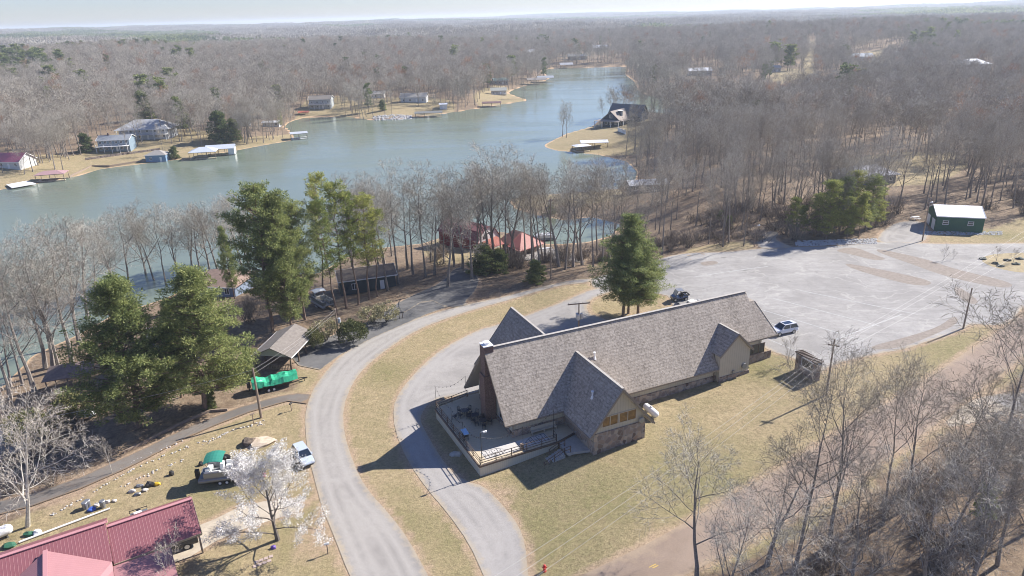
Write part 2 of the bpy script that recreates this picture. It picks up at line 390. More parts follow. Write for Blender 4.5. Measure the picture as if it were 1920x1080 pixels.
# -------- draped sheets
def drape(name, poly, off, m, step=3.0, kind='structure', parent=None, attr=True):
    poly = [tuple(p) for p in poly]; P = np.array(poly)
    pts = []
    for a, b in zip(poly, poly[1:] + poly[:1]):
        L = math.hypot(b[0]-a[0], b[1]-a[1]); n = max(1, int(L/step))
        if L < .02: continue
        for i in range(n): pts.append((a[0]+(b[0]-a[0])*i/n, a[1]+(b[1]-a[1])*i/n))
    nb = len(pts); inner = []
    x0, y0 = P.min(0); x1, y1 = P.max(0)
    gxx, gyy = np.meshgrid(np.arange(x0, x1, step), np.arange(y0, y1, step)); C = np.stack([gxx.ravel(), gyy.ravel()], 1)
    if len(C): C = C[poly_dist(C, P) < -step*.45]
    allp = [Vector(p) for p in pts] + [Vector((float(c[0]), float(c[1]))) for c in C]
    r = geometry.delaunay_2d_cdt(allp, [(i, (i+1) % nb) for i in range(nb)], [], 1, 1e-4)
    V = np.array([tuple(v) for v in r[0]]); Z = hgt_arr(V) + off
    me = bpy.data.meshes.new(name); me.from_pydata([(float(v[0]), float(v[1]), float(z)) for v, z in zip(V, Z)], [], r[2]); me.update()
    if attr:
        at_ = me.attributes.new('edge', 'FLOAT', 'POINT'); at_.data.foreach_set('value', (-poly_dist(V, P)).astype(np.float32))
    me.materials.append(m); me.polygons.foreach_set('use_smooth', [True]*len(me.polygons))
    o = bpy.data.objects.new(name, me); COL.objects.link(o)
    if parent: o.parent = parent
    if kind: props(o, kind=kind)
    return o
def paving(name, base, light, dark, tracks=0.0, edgecol=(.40,.335,.25), crack=0.0, scale=1.0, ew=1.0):
    m, q = newmat(name, .92); tc = q.n('TexCoord').outputs['Object']; e = q.attr('edge').outputs['Fac']
    a = q.noise(tc, .12*scale, 5, .6, .4); b = q.noise(tc, .9*scale, 6, .7); c = q.noise(tc, 9.0, 3, .7)
    col = q.mix(q.ramp(a, [(.38, 0.0), (.62, 1.0)]), base, light)
    col = q.mix(q.ramp(b, [(.45, 0.0), (.75, .55)]), col, dark)
    ms = q.n('Mapping'); ms.inputs['Rotation'].default_value = (0,0,.55); ms.inputs['Scale'].default_value = (.12,1.1,1); q.l(tc, ms.inputs[0]); st_ = q.noise(ms.outputs[0], .8, 5, .6)
    if crack:
        col = q.mix(q.ramp(st_, [(.42, 0.0), (.7, .35)]), col, dark)
        col = q.mix(q.ramp(q.noise(tc, .45, 3, .5), [(.68, 0.0), (.74, .55)]), col, tuple(c_*.72 for c_ in dark))
    if tracks:
        t = q.ramp(q.math('DIVIDE', e, 6.0), [(.0, 0.0), (.12, .35), (.22, 1.0), (.33, .25), (.42, .9), (.55, .2)])
        col = q.mix(q.math('MULTIPLY', t, tracks), col, light)
    if crack:
        v = q.n('TexVoronoi', feature='DISTANCE_TO_EDGE'); v.inputs['Scale'].default_value = .13
        mp = q.n('Mapping'); q.l(tc, mp.inputs[0]); nz_ = q.n('TexNoise'); nz_.inputs['Scale'].default_value = .12; nz_.inputs['Detail'].default_value = 6; q.l(tc, nz_.inputs['Vector']); w_ = q.n('VectorMath', operation='MULTIPLY_ADD'); q.l(nz_.outputs['Color'], w_.inputs[0]); w_.inputs[1].default_value = (14,14,0); q.l(mp.outputs[0], w_.inputs[2]); mp.inputs['Scale'].default_value = (.6,1.5,1); mp.inputs['Rotation'].default_value = (0,0,-.5); q.l(w_.outputs[0], v.inputs['Vector'])
        col = q.mix(q.ramp(v.outputs['Distance'], [(.0, crack), (.012, crack*.6), (.02, 0.0)]), col, (.52,.50,.46))
    ed = q.math('ADD', e, q.math('MULTIPLY', q.math('SUBTRACT', b, .5), 2.4*ew))
    col = q.mix(q.ramp(q.math('DIVIDE', ed, ew), [(.0, .9), (.7, 0.0)]), col, edgecol)
    col = q.mix(1.0, col, q.ramp(c, [(.3, .85), (.7, 1.1)]), 'MULTIPLY')
    q.l(col, q.b.inputs['Base Color']); q.bump(c, .3, .02); return m
M_road = paving('worn_asphalt', (.27,.252,.235), (.37,.348,.322), (.18,.17,.162), 1.0, ew=1.0)
M_drive = paving('gravel_drive', (.275,.26,.247), (.37,.35,.33), (.20,.19,.18), .9, ew=1.0)
M_lot = paving('parking_asphalt', (.295,.282,.268), (.385,.37,.352), (.232,.222,.212), 0, crack=.4)
M_lane = paving('dark_asphalt', (.12,.12,.122), (.18,.175,.17), (.09,.09,.09), ew=.35)
M_oldlane = paving('leafy_asphalt', (.15,.14,.13), (.21,.19,.17), (.17,.12,.085), ew=.5, edgecol=(.27,.19,.12))
M_red = paving('red_asphalt', (.265,.20,.155), (.315,.245,.195), (.22,.17,.135), .3, edgecol=(.36,.28,.2))
M_patch = mat('brown_gravel', (.215,.18,.15), .95, (.29,.25,.215), 1.5, 6, .3)
drape('parking_lot', P_LOT, .030, M_lot); drape('drive', P_DRIVE, .034, M_drive, 1.1); drape('road', P_ROAD, .038, M_road, 1.1)
drape('county_road', P_BROAD, .026, M_red); drape('shed_drive', P_SHEDDR, .022, M_drive); drape('woods_drive', P_SIDEDR, .07, M_drive)
drape('lane', P_LANE, .11, M_oldlane, .9); drape('side_road', P_SIDERD, .032, M_drive); drape('carport_drive', P_CARDR, .07, M_lane, 2)
drape('barn_drive', P_BARNDR, .10, M_lane, 1.5); drape('cabin_drive', P_CABDR, .12, M_drive, 1.5)
M_grassisl = M_ground
M_tan = mat('dry_grass', (.27,.215,.125), .95, (.38,.31,.18), 1.2, 6, .3)
drape('grass_island', P_ISLAND, .042, M_tan)
M_conc = mat('pale_concrete', (.42,.36,.28), .9, (.52,.46,.37), .8, 5, .1)
drape('carport_slab', P_CARLOT, .022, M_conc, 2)
for i, pl in enumerate([[(1582,494),(1600,496),(1660,507),(1750,527),(1740,537),(1700,533),(1640,517),(1595,503)], [(1640,467),(1665,470),(1740,487),(1790,505),(1900,530),(1895,541),(1850,536),(1770,518),(1700,492),(1650,475)],
     [(1785,540),(1800,538),(1838,566),(1825,572),(1800,560)], [(1630,650),(1690,635),(1760,614),(1790,590),(1800,606),(1740,633),(1690,652),(1640,657)], [(1560,470),(1600,462),(1640,478),(1665,486),(1640,489),(1600,478)], [(1310,492),(1340,489),(1350,494),(1320,500)]]):
    drape('gravel_patch', pxpoly(pl, 2), .036 if i != 4 else .037, M_patch, 2, attr=False)
# pale painted remnants of bay lines in the lot
M_line = mat('worn_white_paint', (.55,.55,.54), .8, (.40,.40,.40), 2.0, 5, 0, c1=.4, c2=.6)
def strip(name, pa, pb, wdt, off, m, kind='structure'):
    a, b = at(*pa), at(*pb); d = (b-a); d.z = 0; L = d.length; d.normalize(); nrm = Vector((-d.y, d.x, 0))*wdt/2
    n = max(1, int(L/4)); s = MB(); vs = []
    for i in range(n+1):
        p = a.lerp(b, i/n)
        for sgn in (-1, 1): r = p + nrm*sgn; vs.append((r.x, r.y, hgt(r.x, r.y)+off))
    s.faces(vs, [(2*i, 2*i+1, 2*i+3, 2*i+2) for i in range(n)]); o = s.build(name, m); return props(o, kind=kind)
for a, b in (((1400,573),(1620,640)), ((1450,560),(1650,612)), ((1500,545),(1720,590)), ((1330,560),(1480,620)), ((1560,640),(1690,590)), ((1300,520),(1440,500)), ((1380,610),(1500,662))):
    strip('bay_line', a, b, .14, .046, M_line)
M_yel = mat('yellow_paint', (.62,.42,.10), .8, (.50,.36,.12), 3.0)
cl = [(1150,1098),(1190,1080),(1230,1060)]
for dx in (0, 4):
    strip('yellow_line', (1100+dx,1120+dx*.6), (1230+dx,1058+dx*.6), .12, .032, M_yel)
# ================================================================== BUILDINGS
def shingle(name, a, b, c):
    m, q = newmat(name, .95); tc = q.n('TexCoord').outputs['Object']
    br = q.n('TexNoise'); br.inputs['Scale'].default_value = 3.2; br.inputs['Detail'].default_value = 3; br.inputs['Roughness'].default_value = .75; q.l(tc, br.inputs['Vector'])
    v = q.n('TexVoronoi'); v.inputs['Scale'].default_value = 4.2; q.l(tc, v.inputs['Vector'])
    col = q.mix(q.ramp(br.outputs[0], [(.38, 0.0), (.62, 1.0)]), a, b)
    col = q.mix(q.ramp(v.outputs['Color'], [(.35, 0.0), (.9, .7)]), col, c)
    col = q.mix(q.ramp(q.noise(tc, .25, 4), [(.4, 0.0), (.7, .25)]), col, b)
    sx_ = q.n('SeparateXYZ'); q.l(tc, sx_.inputs[0]); cw_ = q.math('FRACT', q.math('DIVIDE', sx_.outputs[2], .34)); col = q.mix(1.0, col, q.ramp(cw_, [(.0, .80), (.16, .86), (.3, 1.0), (.95, 1.03)]), 'MULTIPLY')
    ml = q.n('Mapping'); ml.inputs['Scale'].default_value = (1,.15,.15); q.l(tc, ml.inputs[0]); col = q.mix(1.0, col, q.ramp(q.noise(ml.outputs[0], .5, 5, .65), [(.3, .86), (.7, 1.06)]), 'MULTIPLY')
    q.l(col, q.b.inputs['Base Color']); q.bump(v.outputs['Distance'], .35, .04); return m
def stonemat(name, sc=1.6):
    m, q = newmat(name, .9); tc = q.n('TexCoord').outputs['Object']
    v = q.n('TexVoronoi'); v.inputs['Scale'].default_value = sc; q.l(tc, v.inputs['Vector']); e = q.n('TexVoronoi', feature='DISTANCE_TO_EDGE'); e.inputs['Scale'].default_value = sc; q.l(tc, e.inputs['Vector'])
    col = q.ramp(v.outputs['Color'], [(.1, (.13,.09,.075)), (.35, (.30,.23,.18)), (.55, (.20,.16,.15)), (.75, (.42,.34,.27)), (.95, (.33,.22,.16))])
    col = q.mix(q.ramp(e.outputs['Distance'], [(.02, .9), (.07, 0.0)]), col, (.30,.28,.26)); q.l(col, q.b.inputs['Base Color']); q.bump(e.outputs['Distance'], .8, .08); return m
def siding(name, col, pitch=.4, dk=.7, axis='X'):
    m, q = newmat(name, .7); tc = q.n('TexCoord').outputs['Object']; s = q.n('SeparateXYZ'); q.l(tc, s.inputs[0])
    a = q.math('ADD', s.outputs[0], s.outputs[1]) if axis == 'X' else s.outputs[2]
    w = q.math('FRACT', q.math('DIVIDE', a, pitch)); r = q.ramp(w, [(.0, dk), (.06, dk), (.1, 1.0), (.94, 1.0)])
    c = q.mix(1.0, q.mix(q.noise(tc, 1.3, 4), col, tuple(x*.88 for x in col)), r, 'MULTIPLY'); q.l(c, q.b.inputs['Base Color']); return m
M_shing = shingle('brown_shingles', (.23,.20,.17), (.40,.35,.30), (.50,.44,.38))
M_stone = stonemat('fieldstone'); M_beige = siding('beige_siding', (.52,.47,.37)); M_trim = mat('beige_trim', (.50,.44,.35), .7); M_dtrim = mat('brown_trim', (.14,.10,.075), .7)
M_soffit = mat('soffit', (.42,.37,.30), .8); M_glass = mat('window_glass', (.035,.045,.055), .08, spec=.6); M_white = mat('white_paint', (.78,.78,.77), .5); M_whitem = mat('white_metal', (.80,.80,.81), .4)
M_brick = mat('brown_brick', (.12,.075,.065), .95, (.24,.16,.135), 9.0, 4, .5, c1=.4, c2=.62); M_deck = mat('deck_boards', (.50,.41,.28), .85, (.58,.49,.35), 1.6, 5, .15, stretch=(1,6,1)); M_dark = mat('dark_void', (.03,.03,.032), .8)
M_metal = mat('grey_metal', (.30,.31,.33), .45, metal=.6); M_black = mat('black_metal', (.03,.028,.028), .5); M_wood = mat('weathered_wood', (.20,.15,.115), .9, (.30,.235,.18), 3, 5, .2, stretch=(6,6,.5)); M_conc2 = mat('concrete', (.38,.36,.33), .9, (.46,.44,.40), 2.0, 5, .15)
LA = R(23.9); LO = Vector((-1.28, 76.67, 0))
lodge = thing('lodge', 'long lodge with a steep grey brown shingle roof, cross gables, stone base and front deck', 'building', LO, LA)
def lw(u, v, z=0.0):
    return Vector((LO.x + u*math.cos(LA) - v*math.sin(LA), LO.y + u*math.sin(LA) + v*math.cos(LA), z))
def lg(u, v): p = lw(u, v); return hgt(p.x, p.y)
RV, RZ, EZ = 6.35, 12.0, 4.0; SL = (RZ-EZ)/RV            # ridge line v, ridge height, eave height, slope
def zn(v): return EZ + SL*v                               # near plane
b = MB(); TH = .28
b.slab([(0,0,EZ),(33.4,0,EZ),(33.4,1.7,zn(1.7)),(45.6,1.7,zn(1.7)),(43.8,5.3,zn(5.3)),(42.9,5.3,zn(5.3)),(42.9,RV,RZ),(0,RV,RZ)], TH, 0, 1)
b.slab([(42.9,RV,RZ),(42.9,7.4,zn(5.3)),(43.8,7.4,zn(5.3)),(45.6,11,zn(1.7)),(42.9,11,zn(1.7)),(42.9,2*RV,EZ),(-.4,2*RV+.8,EZ-1.0),(0,RV,RZ)][::-1], TH, 0, 1)
b.slab([(42.9,5.3,zn(5.3)),(43.8,5.3,zn(5.3)),(43.8,7.4,zn(5.3)),(42.9,7.4,zn(5.3))], .1)
# cross gables
CU, CZ, CV, TE = 12.6, 9.6, -6.9, 3.8                     # near wing ridge u, height, front v, eave height
def vn(z): return (z-EZ)/SL
uL, uR = CU-4.45, CU+4.9
b.slab([(uL,CV,TE),(CU,CV-.15,CZ),(CU,vn(CZ),CZ),(uL,-.2,TE)], TH, 0, 1); b.slab([(CU,CV-.15,CZ),(uR,CV,TE-.3),(uR,-.2,TE-.3),(CU,vn(CZ),CZ)], TH, 0, 1)
FU, FZ, FV = 9.0, 11.9, 17.6
b.slab([(FU-6.2,FV,EZ),(FU-6.2,2*RV-.4,EZ),(FU,RV+.1,FZ),(FU,FV,FZ)], TH, 0, 1); b.slab([(FU,FV,FZ),(FU,RV+.1,FZ),(FU+6.2,2*RV-.4,EZ),(FU+6.2,FV,EZ)], TH, 0, 1)
DU, DZ, DV, DE = 36.3, 9.0, -.25, 6.0
b.slab([(DU-3.1,DV,DE),(DU,DV,DZ),(DU,vn(DZ),DZ),(DU-3.1,vn(DE)+.1,DE)], .22, 0, 1); b.slab([(DU,DV,DZ),(DU+3.0,DV,DE),(DU+3.0,vn(DE)+.1,DE),(DU,vn(DZ),DZ)], .22, 0, 1)
E2 = 35.8; b.slab([(E2-3,13.7,6),(E2,13.7,9.0),(E2,2*RV-4.0,9.0),(E2-3,2*RV-1.5,6)], .2, 0, 1); b.slab([(E2,13.7,9.0),(E2+3,13.7,6),(E2+3,2*RV-1.5,6),(E2,2*RV-4.0,9.0)], .2, 0, 1)
roof = b.build('roof', [M_shing, M_soffit], lodge)
# edge boards (fascia and rake), a little proud of the roof
t = MB()
def fas(a, c, w=.08, h=.24): t.bar(Vector(a)+Vector((0,0,-.13)), Vector(c)+Vector((0,0,-.13)), w, h)
fas((0,-.06,EZ),(33.4,-.06,EZ)); fas((-.06,0,EZ),(-.06,RV,RZ)); fas((-.06,RV,RZ),(-.46,2*RV+.8,EZ-1)); fas((33.46,1.64,zn(1.7)),(45.6,1.64,zn(1.7))); fas((45.66,1.7,zn(1.7)),(43.86,5.3,zn(5.3)),.08,.25)
fas((uL,CV-.06,TE),(CU,CV-.22,CZ)); fas((CU,CV-.22,CZ),(uR,CV-.06,TE-.3)); fas((uL-.06,CV,TE),(uL-.06,-.2,TE),.08,.3); fas((uR+.06,CV,TE-.3),(uR+.06,-.2,TE-.3),.08,.3)
fas((DU-3.1,DV-.05,DE),(DU,DV-.05,DZ),.08,.25); fas((DU,DV-.05,DZ),(DU+3,DV-.05,DE),.08,.25); fas((FU-6.2,FV+.05,EZ),(FU,FV+.05,FZ)); fas((FU,FV+.05,FZ),(FU+6.2,FV+.05,EZ))
t.build('fascia', mat('taupe_trim', (.25,.21,.17), .7), roof)
rc = MB(); rc.bar((0,RV,RZ+.03),(42.9,RV,RZ+.03),.42,.06); rc.bar((CU,CV-.1,CZ+.02),(CU,vn(CZ),CZ+.02),.34,.05); rc.bar((DU,DV,DZ+.02),(DU,vn(DZ),DZ+.02),.3,.05); rc.bar((FU,FV,FZ+.02),(FU,RV,FZ+.02),.3,.05); rc.build('ridge_cap', mat('pale_shingles', (.36,.33,.30), .95, (.44,.41,.37), 4), roof)
# walls
FL = 1.6
w = MB(); B_ = -1.5
def wallu(u0, u1, v, z0, z1, th=.25, m=0): w.box(u0, u1, v, v+th, z0, z1, m)
wallu(1.3,33.6,.75,FL+1.0,EZ-.1+.75*SL-.3); w.box(33.6,43.0,2.1,2.35,FL+1.2,zn(2.1)-.35)
for (v0, v1, u) in ((.75, 12.0, 1.3),): 
    w.prism([(u,.75,FL),(u,12.0,FL),(u,12.0,EZ+.6),(u,RV,RZ-.4),(u,.75,EZ+.55)], (.25,0,0))
w.prism([(42.4,2.1,FL),(42.4,10.8,FL),(42.4,10.8,5.7),(42.4,RV,11.2),(42.4,2.1,5.7)], (.25,0,0))
# near wing
wl, wr, wf = uL+.75, uR-1.35, CV+.35
ztop = TE+.7
w.prism([(wl,wf,FL+2.35),(wr,wf,FL+2.35),(wr,wf,TE+1.05),(CU,wf,CZ-.35),(wl,wf,TE+.45)], (0,.2,0))
w.box(wl,wl+.2,wf+.2,.7,FL+1.2,TE+.5); w.box(wr-.2,wr,wf+.2,.7,FL+1.2,TE+.7)
w.prism([(FU-5.3,FV-.6,B_),(FU-5.3,FV-.6,EZ),(FU,FV-.6,FZ-.4),(FU+5.3,FV-.6,EZ),(FU+5.3,FV-.6,B_)], (0,-.2,0)); w.box(FU-5.3,FU-5.1,12.2,FV-.8,B_,EZ+.6); w.box(FU+5.1,FU+5.3,12.2,FV-.8,B_,EZ+.6)
w.prism([(DU-2.8,.0,FL),(DU+2.6,.0,FL),(DU+2.6,.0,DE),(DU,.0,DZ-.3),(DU-2.8,.0,DE)], (0,.2,0)); w.box(DU+2.4,DU+2.6,.2,2.1,FL,DE+.2); w.box(DU-2.8,DU-2.6,.2,1.2,FL,DE)
w.box(1.3,43,12.0,12.25,B_,EZ+.3)
w.build('siding_wall', M_beige, lodge)
s = MB()
s.box(1.15,33.6,.6,.75,B_,FL+1.0); s.box(33.6,45.0,1.95,2.1,B_,FL+1.9); s.box(1.15,1.3,.75,12.0,B_,FL+.55)
s.box(wl-.12,wr+.12,wf-.14,wf,B_,FL+2.35); s.box(wl-.12,wl,wf,.6,B_,FL+1.2); s.box(wr,wr+.12,wf,.6,B_,FL+1.2); s.box(DU-2.9,DU+2.7,-.12,0,B_,FL+1.0)
s.build('stone_base', M_stone, lodge)
# dark opening under the extension roof and its windows
def window(parent, u0, u1, z0, z1, v, nv=2, frame=M_trim, axis='u', glass=M_glass, n='window', nh=1):
    f = MB(); g = MB(); t_ = .09
    def bx(mb, a0, a1, c0, c1, d0, d1):
        if axis == 'u': mb.box(a0, a1, v-d1, v-d0, c0, c1)
        else: mb.box(v-d1, v-d0, a0, a1, c0, c1)
    bx(g, u0, u1, z0, z1, .0, .03)
    bx(f, u0-t_, u1+t_, z1, z1+t_, -.0, .08); bx(f, u0-t_, u1+t_, z0-t_, z0, -.0, .08)
    for i in range(nv+1):
        x = u0 + (u1-u0)*i/nv; bx(f, x-t_/2, x+t_/2, z0, z1, -.0, .075)
    for i in range(1, nh+1-0):
        if i < nh: z = z0+(z1-z0)*i/nh; bx(f, u0, u1, z-.05, z+.05, 0, .07)
    fo = f.build(n, frame, parent); g.build('pane', glass, fo); return fo
M_amber = mat('amber_blinds', (.16,.085,.03), .35, (.30,.17,.06), 1.5, 3)
window(lodge, CU-2.6, CU-.35, FL+3.05, FL+4.35, wf, 2, M_trim, glass=M_amber); window(lodge, CU-.15, CU+2.3, FL+3.05, FL+4.35, wf, 2, M_trim, glass=M_amber)
window(lodge, 39.4, 43.6, 3.6, 5.0, 2.1, 4, M_dtrim)
M_mull = mat('pale_window_frame', (.46,.44,.42), .6)
for v0, v1, zs in ((2.4,4.9,[(FL+.8,FL+2.6),(FL+2.9,FL+4.6)]), (7.9,10.6,[(FL+.8,FL+2.8),(FL+3.1,FL+4.9)]), (7.6,8.8,[(FL+5.1,FL+6.7)]), (3.9,5.1,[(FL+4.9,FL+6.2)])):
    for z0, z1 in zs: window(lodge, v0, v1, z0, z1, 1.3, 3, M_mull, 'v', nh=2)
# chimney
c = MB(); c.box(-.35,1.15,RV-.55,RV+1.15,B_,8.2); c.box(-.15,1.15,RV-.45,RV+1.05,8.2,12.35); ch = c.build('chimney', M_brick, lodge)
c = MB(); c.box(-.2,1.2,RV-.5,RV+1.1,12.35,12.43); c.box(.2,.8,RV+.0,RV+.6,12.43,12.7); c.box(.1,.9,RV-.1,RV+.7,12.7,12.76); c.build('chimney_cap', M_whitem, ch)
for u, v, z in ((14.9,3.6,zn(3.6)),(10.6,-3.2,CZ-2.0*1.26)):
    p = MB(); p.tube((u,v,z-.3),(u,v,z+.65),.11,.11,8); p.tube((u,v,z+.65),(u,v,z+.78),.2,.2,8); p.tube((u,v,z-.28),(u,v,z+.1),.28,.14,8); p.build('vent_pipe', M_whitem, lodge)
for u in (16.5, 33.0): d = MB(); d.tube((u,.5,EZ-.2),(u,.5,lg(u,.5)),.07,.07,6); d.build('downspout', M_dtrim, lodge)
s = MB(); s.sphere((CU+3.0,wf-.35,FL+2.7),(.42,.1,.42),10,6); s.tube((CU+3.0,wf-.25,FL+2.7),(CU+3.0,wf,FL+2.6),.04); s.build('satellite_dish', M_metal, lodge)
s = MB(); s.tube((DU+1.6,-.3,FL+1.9),(DU+1.6,0,FL+1.9),.42,.42,14); s.build('wall_fan', M_metal, lodge); s = MB(); s.box(DU-.5,DU-.2,-.28,-.0,FL+1.2,FL+1.6); s.build('meter_box', M_metal, lodge)
# the deck with its skirt
deck = MB(); DP = [(-4.9,-3.15),(6.0,-2.75),(uL+.6,-1.9),(uL+.6,.6),(1.15,.6),(1.15,12.0),(3.0,13.4),(0.0,13.3),(-5.4,12.1)]
deck.prism([(u,v,FL-.22) for u, v in DP], (0,0,.22)); dk = deck.build('deck_floor', M_deck, lodge)
sk = MB(); 
def skirt(mb, a, b_, z1, th=.08):
    A, Bv = Vector((*a, 0)), Vector((*b_, 0)); n = int((Bv-A).length/1.2)+1; nn_ = (Bv-A).normalized().cross(Vector((0,0,1)))*-th
    for i in range(n):
        p, q_ = A.lerp(Bv, i/n), A.lerp(Bv, (i+1)/n); g = min(lg(p.x,p.y), lg(q_.x,q_.y))-.15
        mb.prism([(p.x,p.y,g),(q_.x,q_.y,g),(q_.x,q_.y,z1),(p.x,p.y,z1)], nn_)
skirt(sk, (-5.3,11.9), (-4.82,-3.05), FL-.23); skirt(sk, (-4.8,-3.05), (5.95,-2.65), FL-.23); skirt(sk, (-.0,13.2), (-5.3,12.0), FL-.23); sk.build('deck_skirt', siding('pale_siding', (.60,.56,.46), .3, .75), lodge)
ed = MB(); 
for a, c_ in zip(DP[-1:]+DP[:2], DP[:3]): ed.bar((a[0],a[1],FL-.1),(c_[0],c_[1],FL-.1),.16,.26)
ed.build('deck_edge', M_dtrim, lodge)
def railing(name, pts, z0s, parent, h=1.05, sp=1.9, rails=(1.0,.62,.28)):
    r = MB()
    for (a, za), (c_, zc) in zip(zip(pts, z0s), zip(pts[1:], z0s[1:])):
        A, C_ = Vector((*a, za)), Vector((*c_, zc)); n = max(1, int((C_-A).length/sp))
        for i in range(n+1): p = A.lerp(C_, i/n); r.box(p.x-.045,p.x+.045,p.y-.045,p.y+.045,p.z,p.z+h)
        for k in rails: r.bar(A+Vector((0,0,k)), C_+Vector((0,0,k)), .05, .07)
    return r.build(name, M_dtrim, parent)
railing('railing', [(-.2,13.1),(-5.25,11.95),(-4.75,-3.0),(5.8,-2.6),(5.9,-1.6)], [FL]*5, lodge)
cw = MB(); cw.prism([(6.1,-2.7,FL-.55),(5.9,-5.2,FL-.55),(wl-.1,-5.9,FL-.55),(wl-.1,-1.7,FL-.55)], (0,0,.3)); cw.box(6.2,8.9,-5.1,-2.8,B_,FL-.56); cw.build('side_landing', M_conc2, lodge)
st = MB(); N_ = 7
for i in range(N_):
    st.box(5.7-.42*(i+1), 5.7-.42*i, -5.15, -3.75, B_, FL-.42-.17*i)
stp = st.build('steps', M_conc2, lodge)
railing('step_railing', [(6.4,-5.15),(5.6,-5.15),(2.8,-5.15)], [FL-.3,FL-.35,FL-1.55], lodge, .95, 1.2, (.9,.5)); railing('step_railing', [(6.4,-3.7),(5.6,-3.7),(4.2,-3.7)], [FL-.3,FL-.35,FL-1.0], lodge, .95, 1.2, (.9,.5))
# shuffleboard court painted on the deck
M_court = mat('court_paint', (.50,.48,.45), .7, (.56,.53,.50), 2); M_ink = mat('court_lines', (.09,.09,.10), .8)
cv = MB(); cz = FL+.006; cv.poly([(-3.7,-2.35,cz),(5.35,-2.0,cz),(5.25,-.15,cz),(-3.8,-.45,cz)]); court = cv.build('shuffleboard_court', M_court, lodge)
ck = MB(); z2 = cz+.004
def seg(a, b_, wd=.08): A, Bv = Vector((*a,z2)), Vector((*b_,z2)); n_ = (Bv-A).normalized().cross(Vector((0,0,1)))*wd/2; ck.poly([A-n_,Bv-n_,Bv+n_,A+n_])
for s_, x0 in ((1,-3.6),(-1,5.15)):
    y0, y1 = (-2.2,-.6) if s_ > 0 else (-1.85,-.3); ym = (y0+y1)/2
    for a in ((0,y0,1.9,y0),(0,y1,1.9,y1),(0,y0,0,y1),(.5,y0,.5,y1),(1.2,y0,1.2,y1),(1.9,y0,1.9,y1),(.5,ym,1.9,ym),(1.9,y0,3.0,ym),(1.9,y1,3.0,ym),(2.3,y0+.35,2.3,y1-.35)): seg((x0+s_*a[0],a[1]),(x0+s_*a[2],a[3]))
    for a in ((.2,ym-.3,.2,ym+.3),(.8,y0+.3,.95,y0+.5),(.8,y1-.5,.95,y1-.3),(1.5,y0+.3,1.65,y0+.45),(1.5,y1-.45,1.65,y1-.3),(2.1,ym-.15,2.15,ym+.15)): seg((x0+s_*a[0],a[1]),(x0+s_*a[2],a[3]),.08)
seg((1.1,-2.15),(1.1,-.3),.06)
ck.build('court_lines', M_ink, court)
bn = MB(); u0 = 4.0
ben = thing('bench', 'long pale wooden bench against the lodge wall under the eave', 'bench', lw(3.6,.15,FL), LA)
bb = MB(); bb.box(0,3.6,-.25,.2,.42,.48); bb.build('seat', M_trim, ben); bb = MB(); bb.box(0,3.6,.2,.26,.5,.95); bb.build('backrest', M_trim, ben)
for x in (.05,1.8,3.45): q_ = MB(); q_.box(x,x+.1,-.2,.2,0,.42); q_.build('leg', M_trim, ben)
# deck furniture
M_irond = mat('dark_iron', (.035,.04,.05), .5)
def make_table():
    t_ = thing('patio_table', 'round dark iron patio table on the deck, nearest the deck rail corner', 'table'); m_ = MB(); m_.tube((0,0,.70),(0,0,.74),.55,.55,16); m_.build('tabletop', M_irond, t_)
    for k in range(4): a = k*math.pi/2; g = MB(); g.bar((.32*math.cos(a),.32*math.sin(a),.7),(.42*math.cos(a),.42*math.sin(a),0),.05); g.build('leg', M_irond, t_)
    return t_
def make_chair():
    t_ = thing('patio_chair', 'dark iron patio chair at the round deck tables', 'chair'); m_ = MB(); m_.box(-.24,.24,-.24,.24,.42,.46); m_.build('seat', M_irond, t_)
    m_ = MB(); m_.bar((-.22,-.25,.46),(-.2,-.33,.95),.04); m_.bar((.22,-.25,.46),(.2,-.33,.95),.04); m_.bar((-.2,-.33,.93),(.2,-.33,.93),.05); 
    for x in (-.1,0,.1): m_.bar((x,-.25,.46),(x,-.33,.93),.025)
    m_.build('backrest', M_irond, t_)
    for x, y in ((-.22,-.22),(.22,-.22),(-.22,.22),(.22,.22)): g = MB(); g.box(x-.02,x+.02,y-.02,y+.02,0,.42); g.build('leg', M_irond, t_)
    for x in (-.25,.25): g = MB(); g.bar((x,-.22,.65),(x,.2,.65),.035); g.bar((x,.2,.65),(x,.22,.42),.03); g.build('armrest', M_irond, t_)
    return t_
T0 = make_table(); C0 = make_chair(); TS = [(-2.3,8.6),(-1.5,6.9),(-1.0,5.2)]; used = False
for i, (u, v) in enumerate(TS):
    o = T0 if i == 0 else copy_tree(T0); o.location = lw(u, v, FL); o['group'] = 'round patio tables on the deck'; o['label'] = ['round dark iron patio table on the deck, farthest from the steps', 'round dark iron patio table in the middle of the row on the deck', 'round dark iron patio table on the deck, nearest the chimney foot and steps'][i]
    for k in range(4):
        a = k*1.57+.5+i*.4; o2 = C0 if not used else copy_tree(C0); used = True; o2.location = lw(u+.85*math.cos(a), v+.85*math.sin(a), FL); o2.rotation_euler = (0,0,LA+a+math.pi/2); o2['group'] = 'iron chairs round the deck tables'
o2 = copy_tree(C0); o2.location = lw(-3.9,8.2,FL); o2.rotation_euler = (0,0,1.0); o2['label'] = 'lone dark patio chair standing apart near the deck rail'
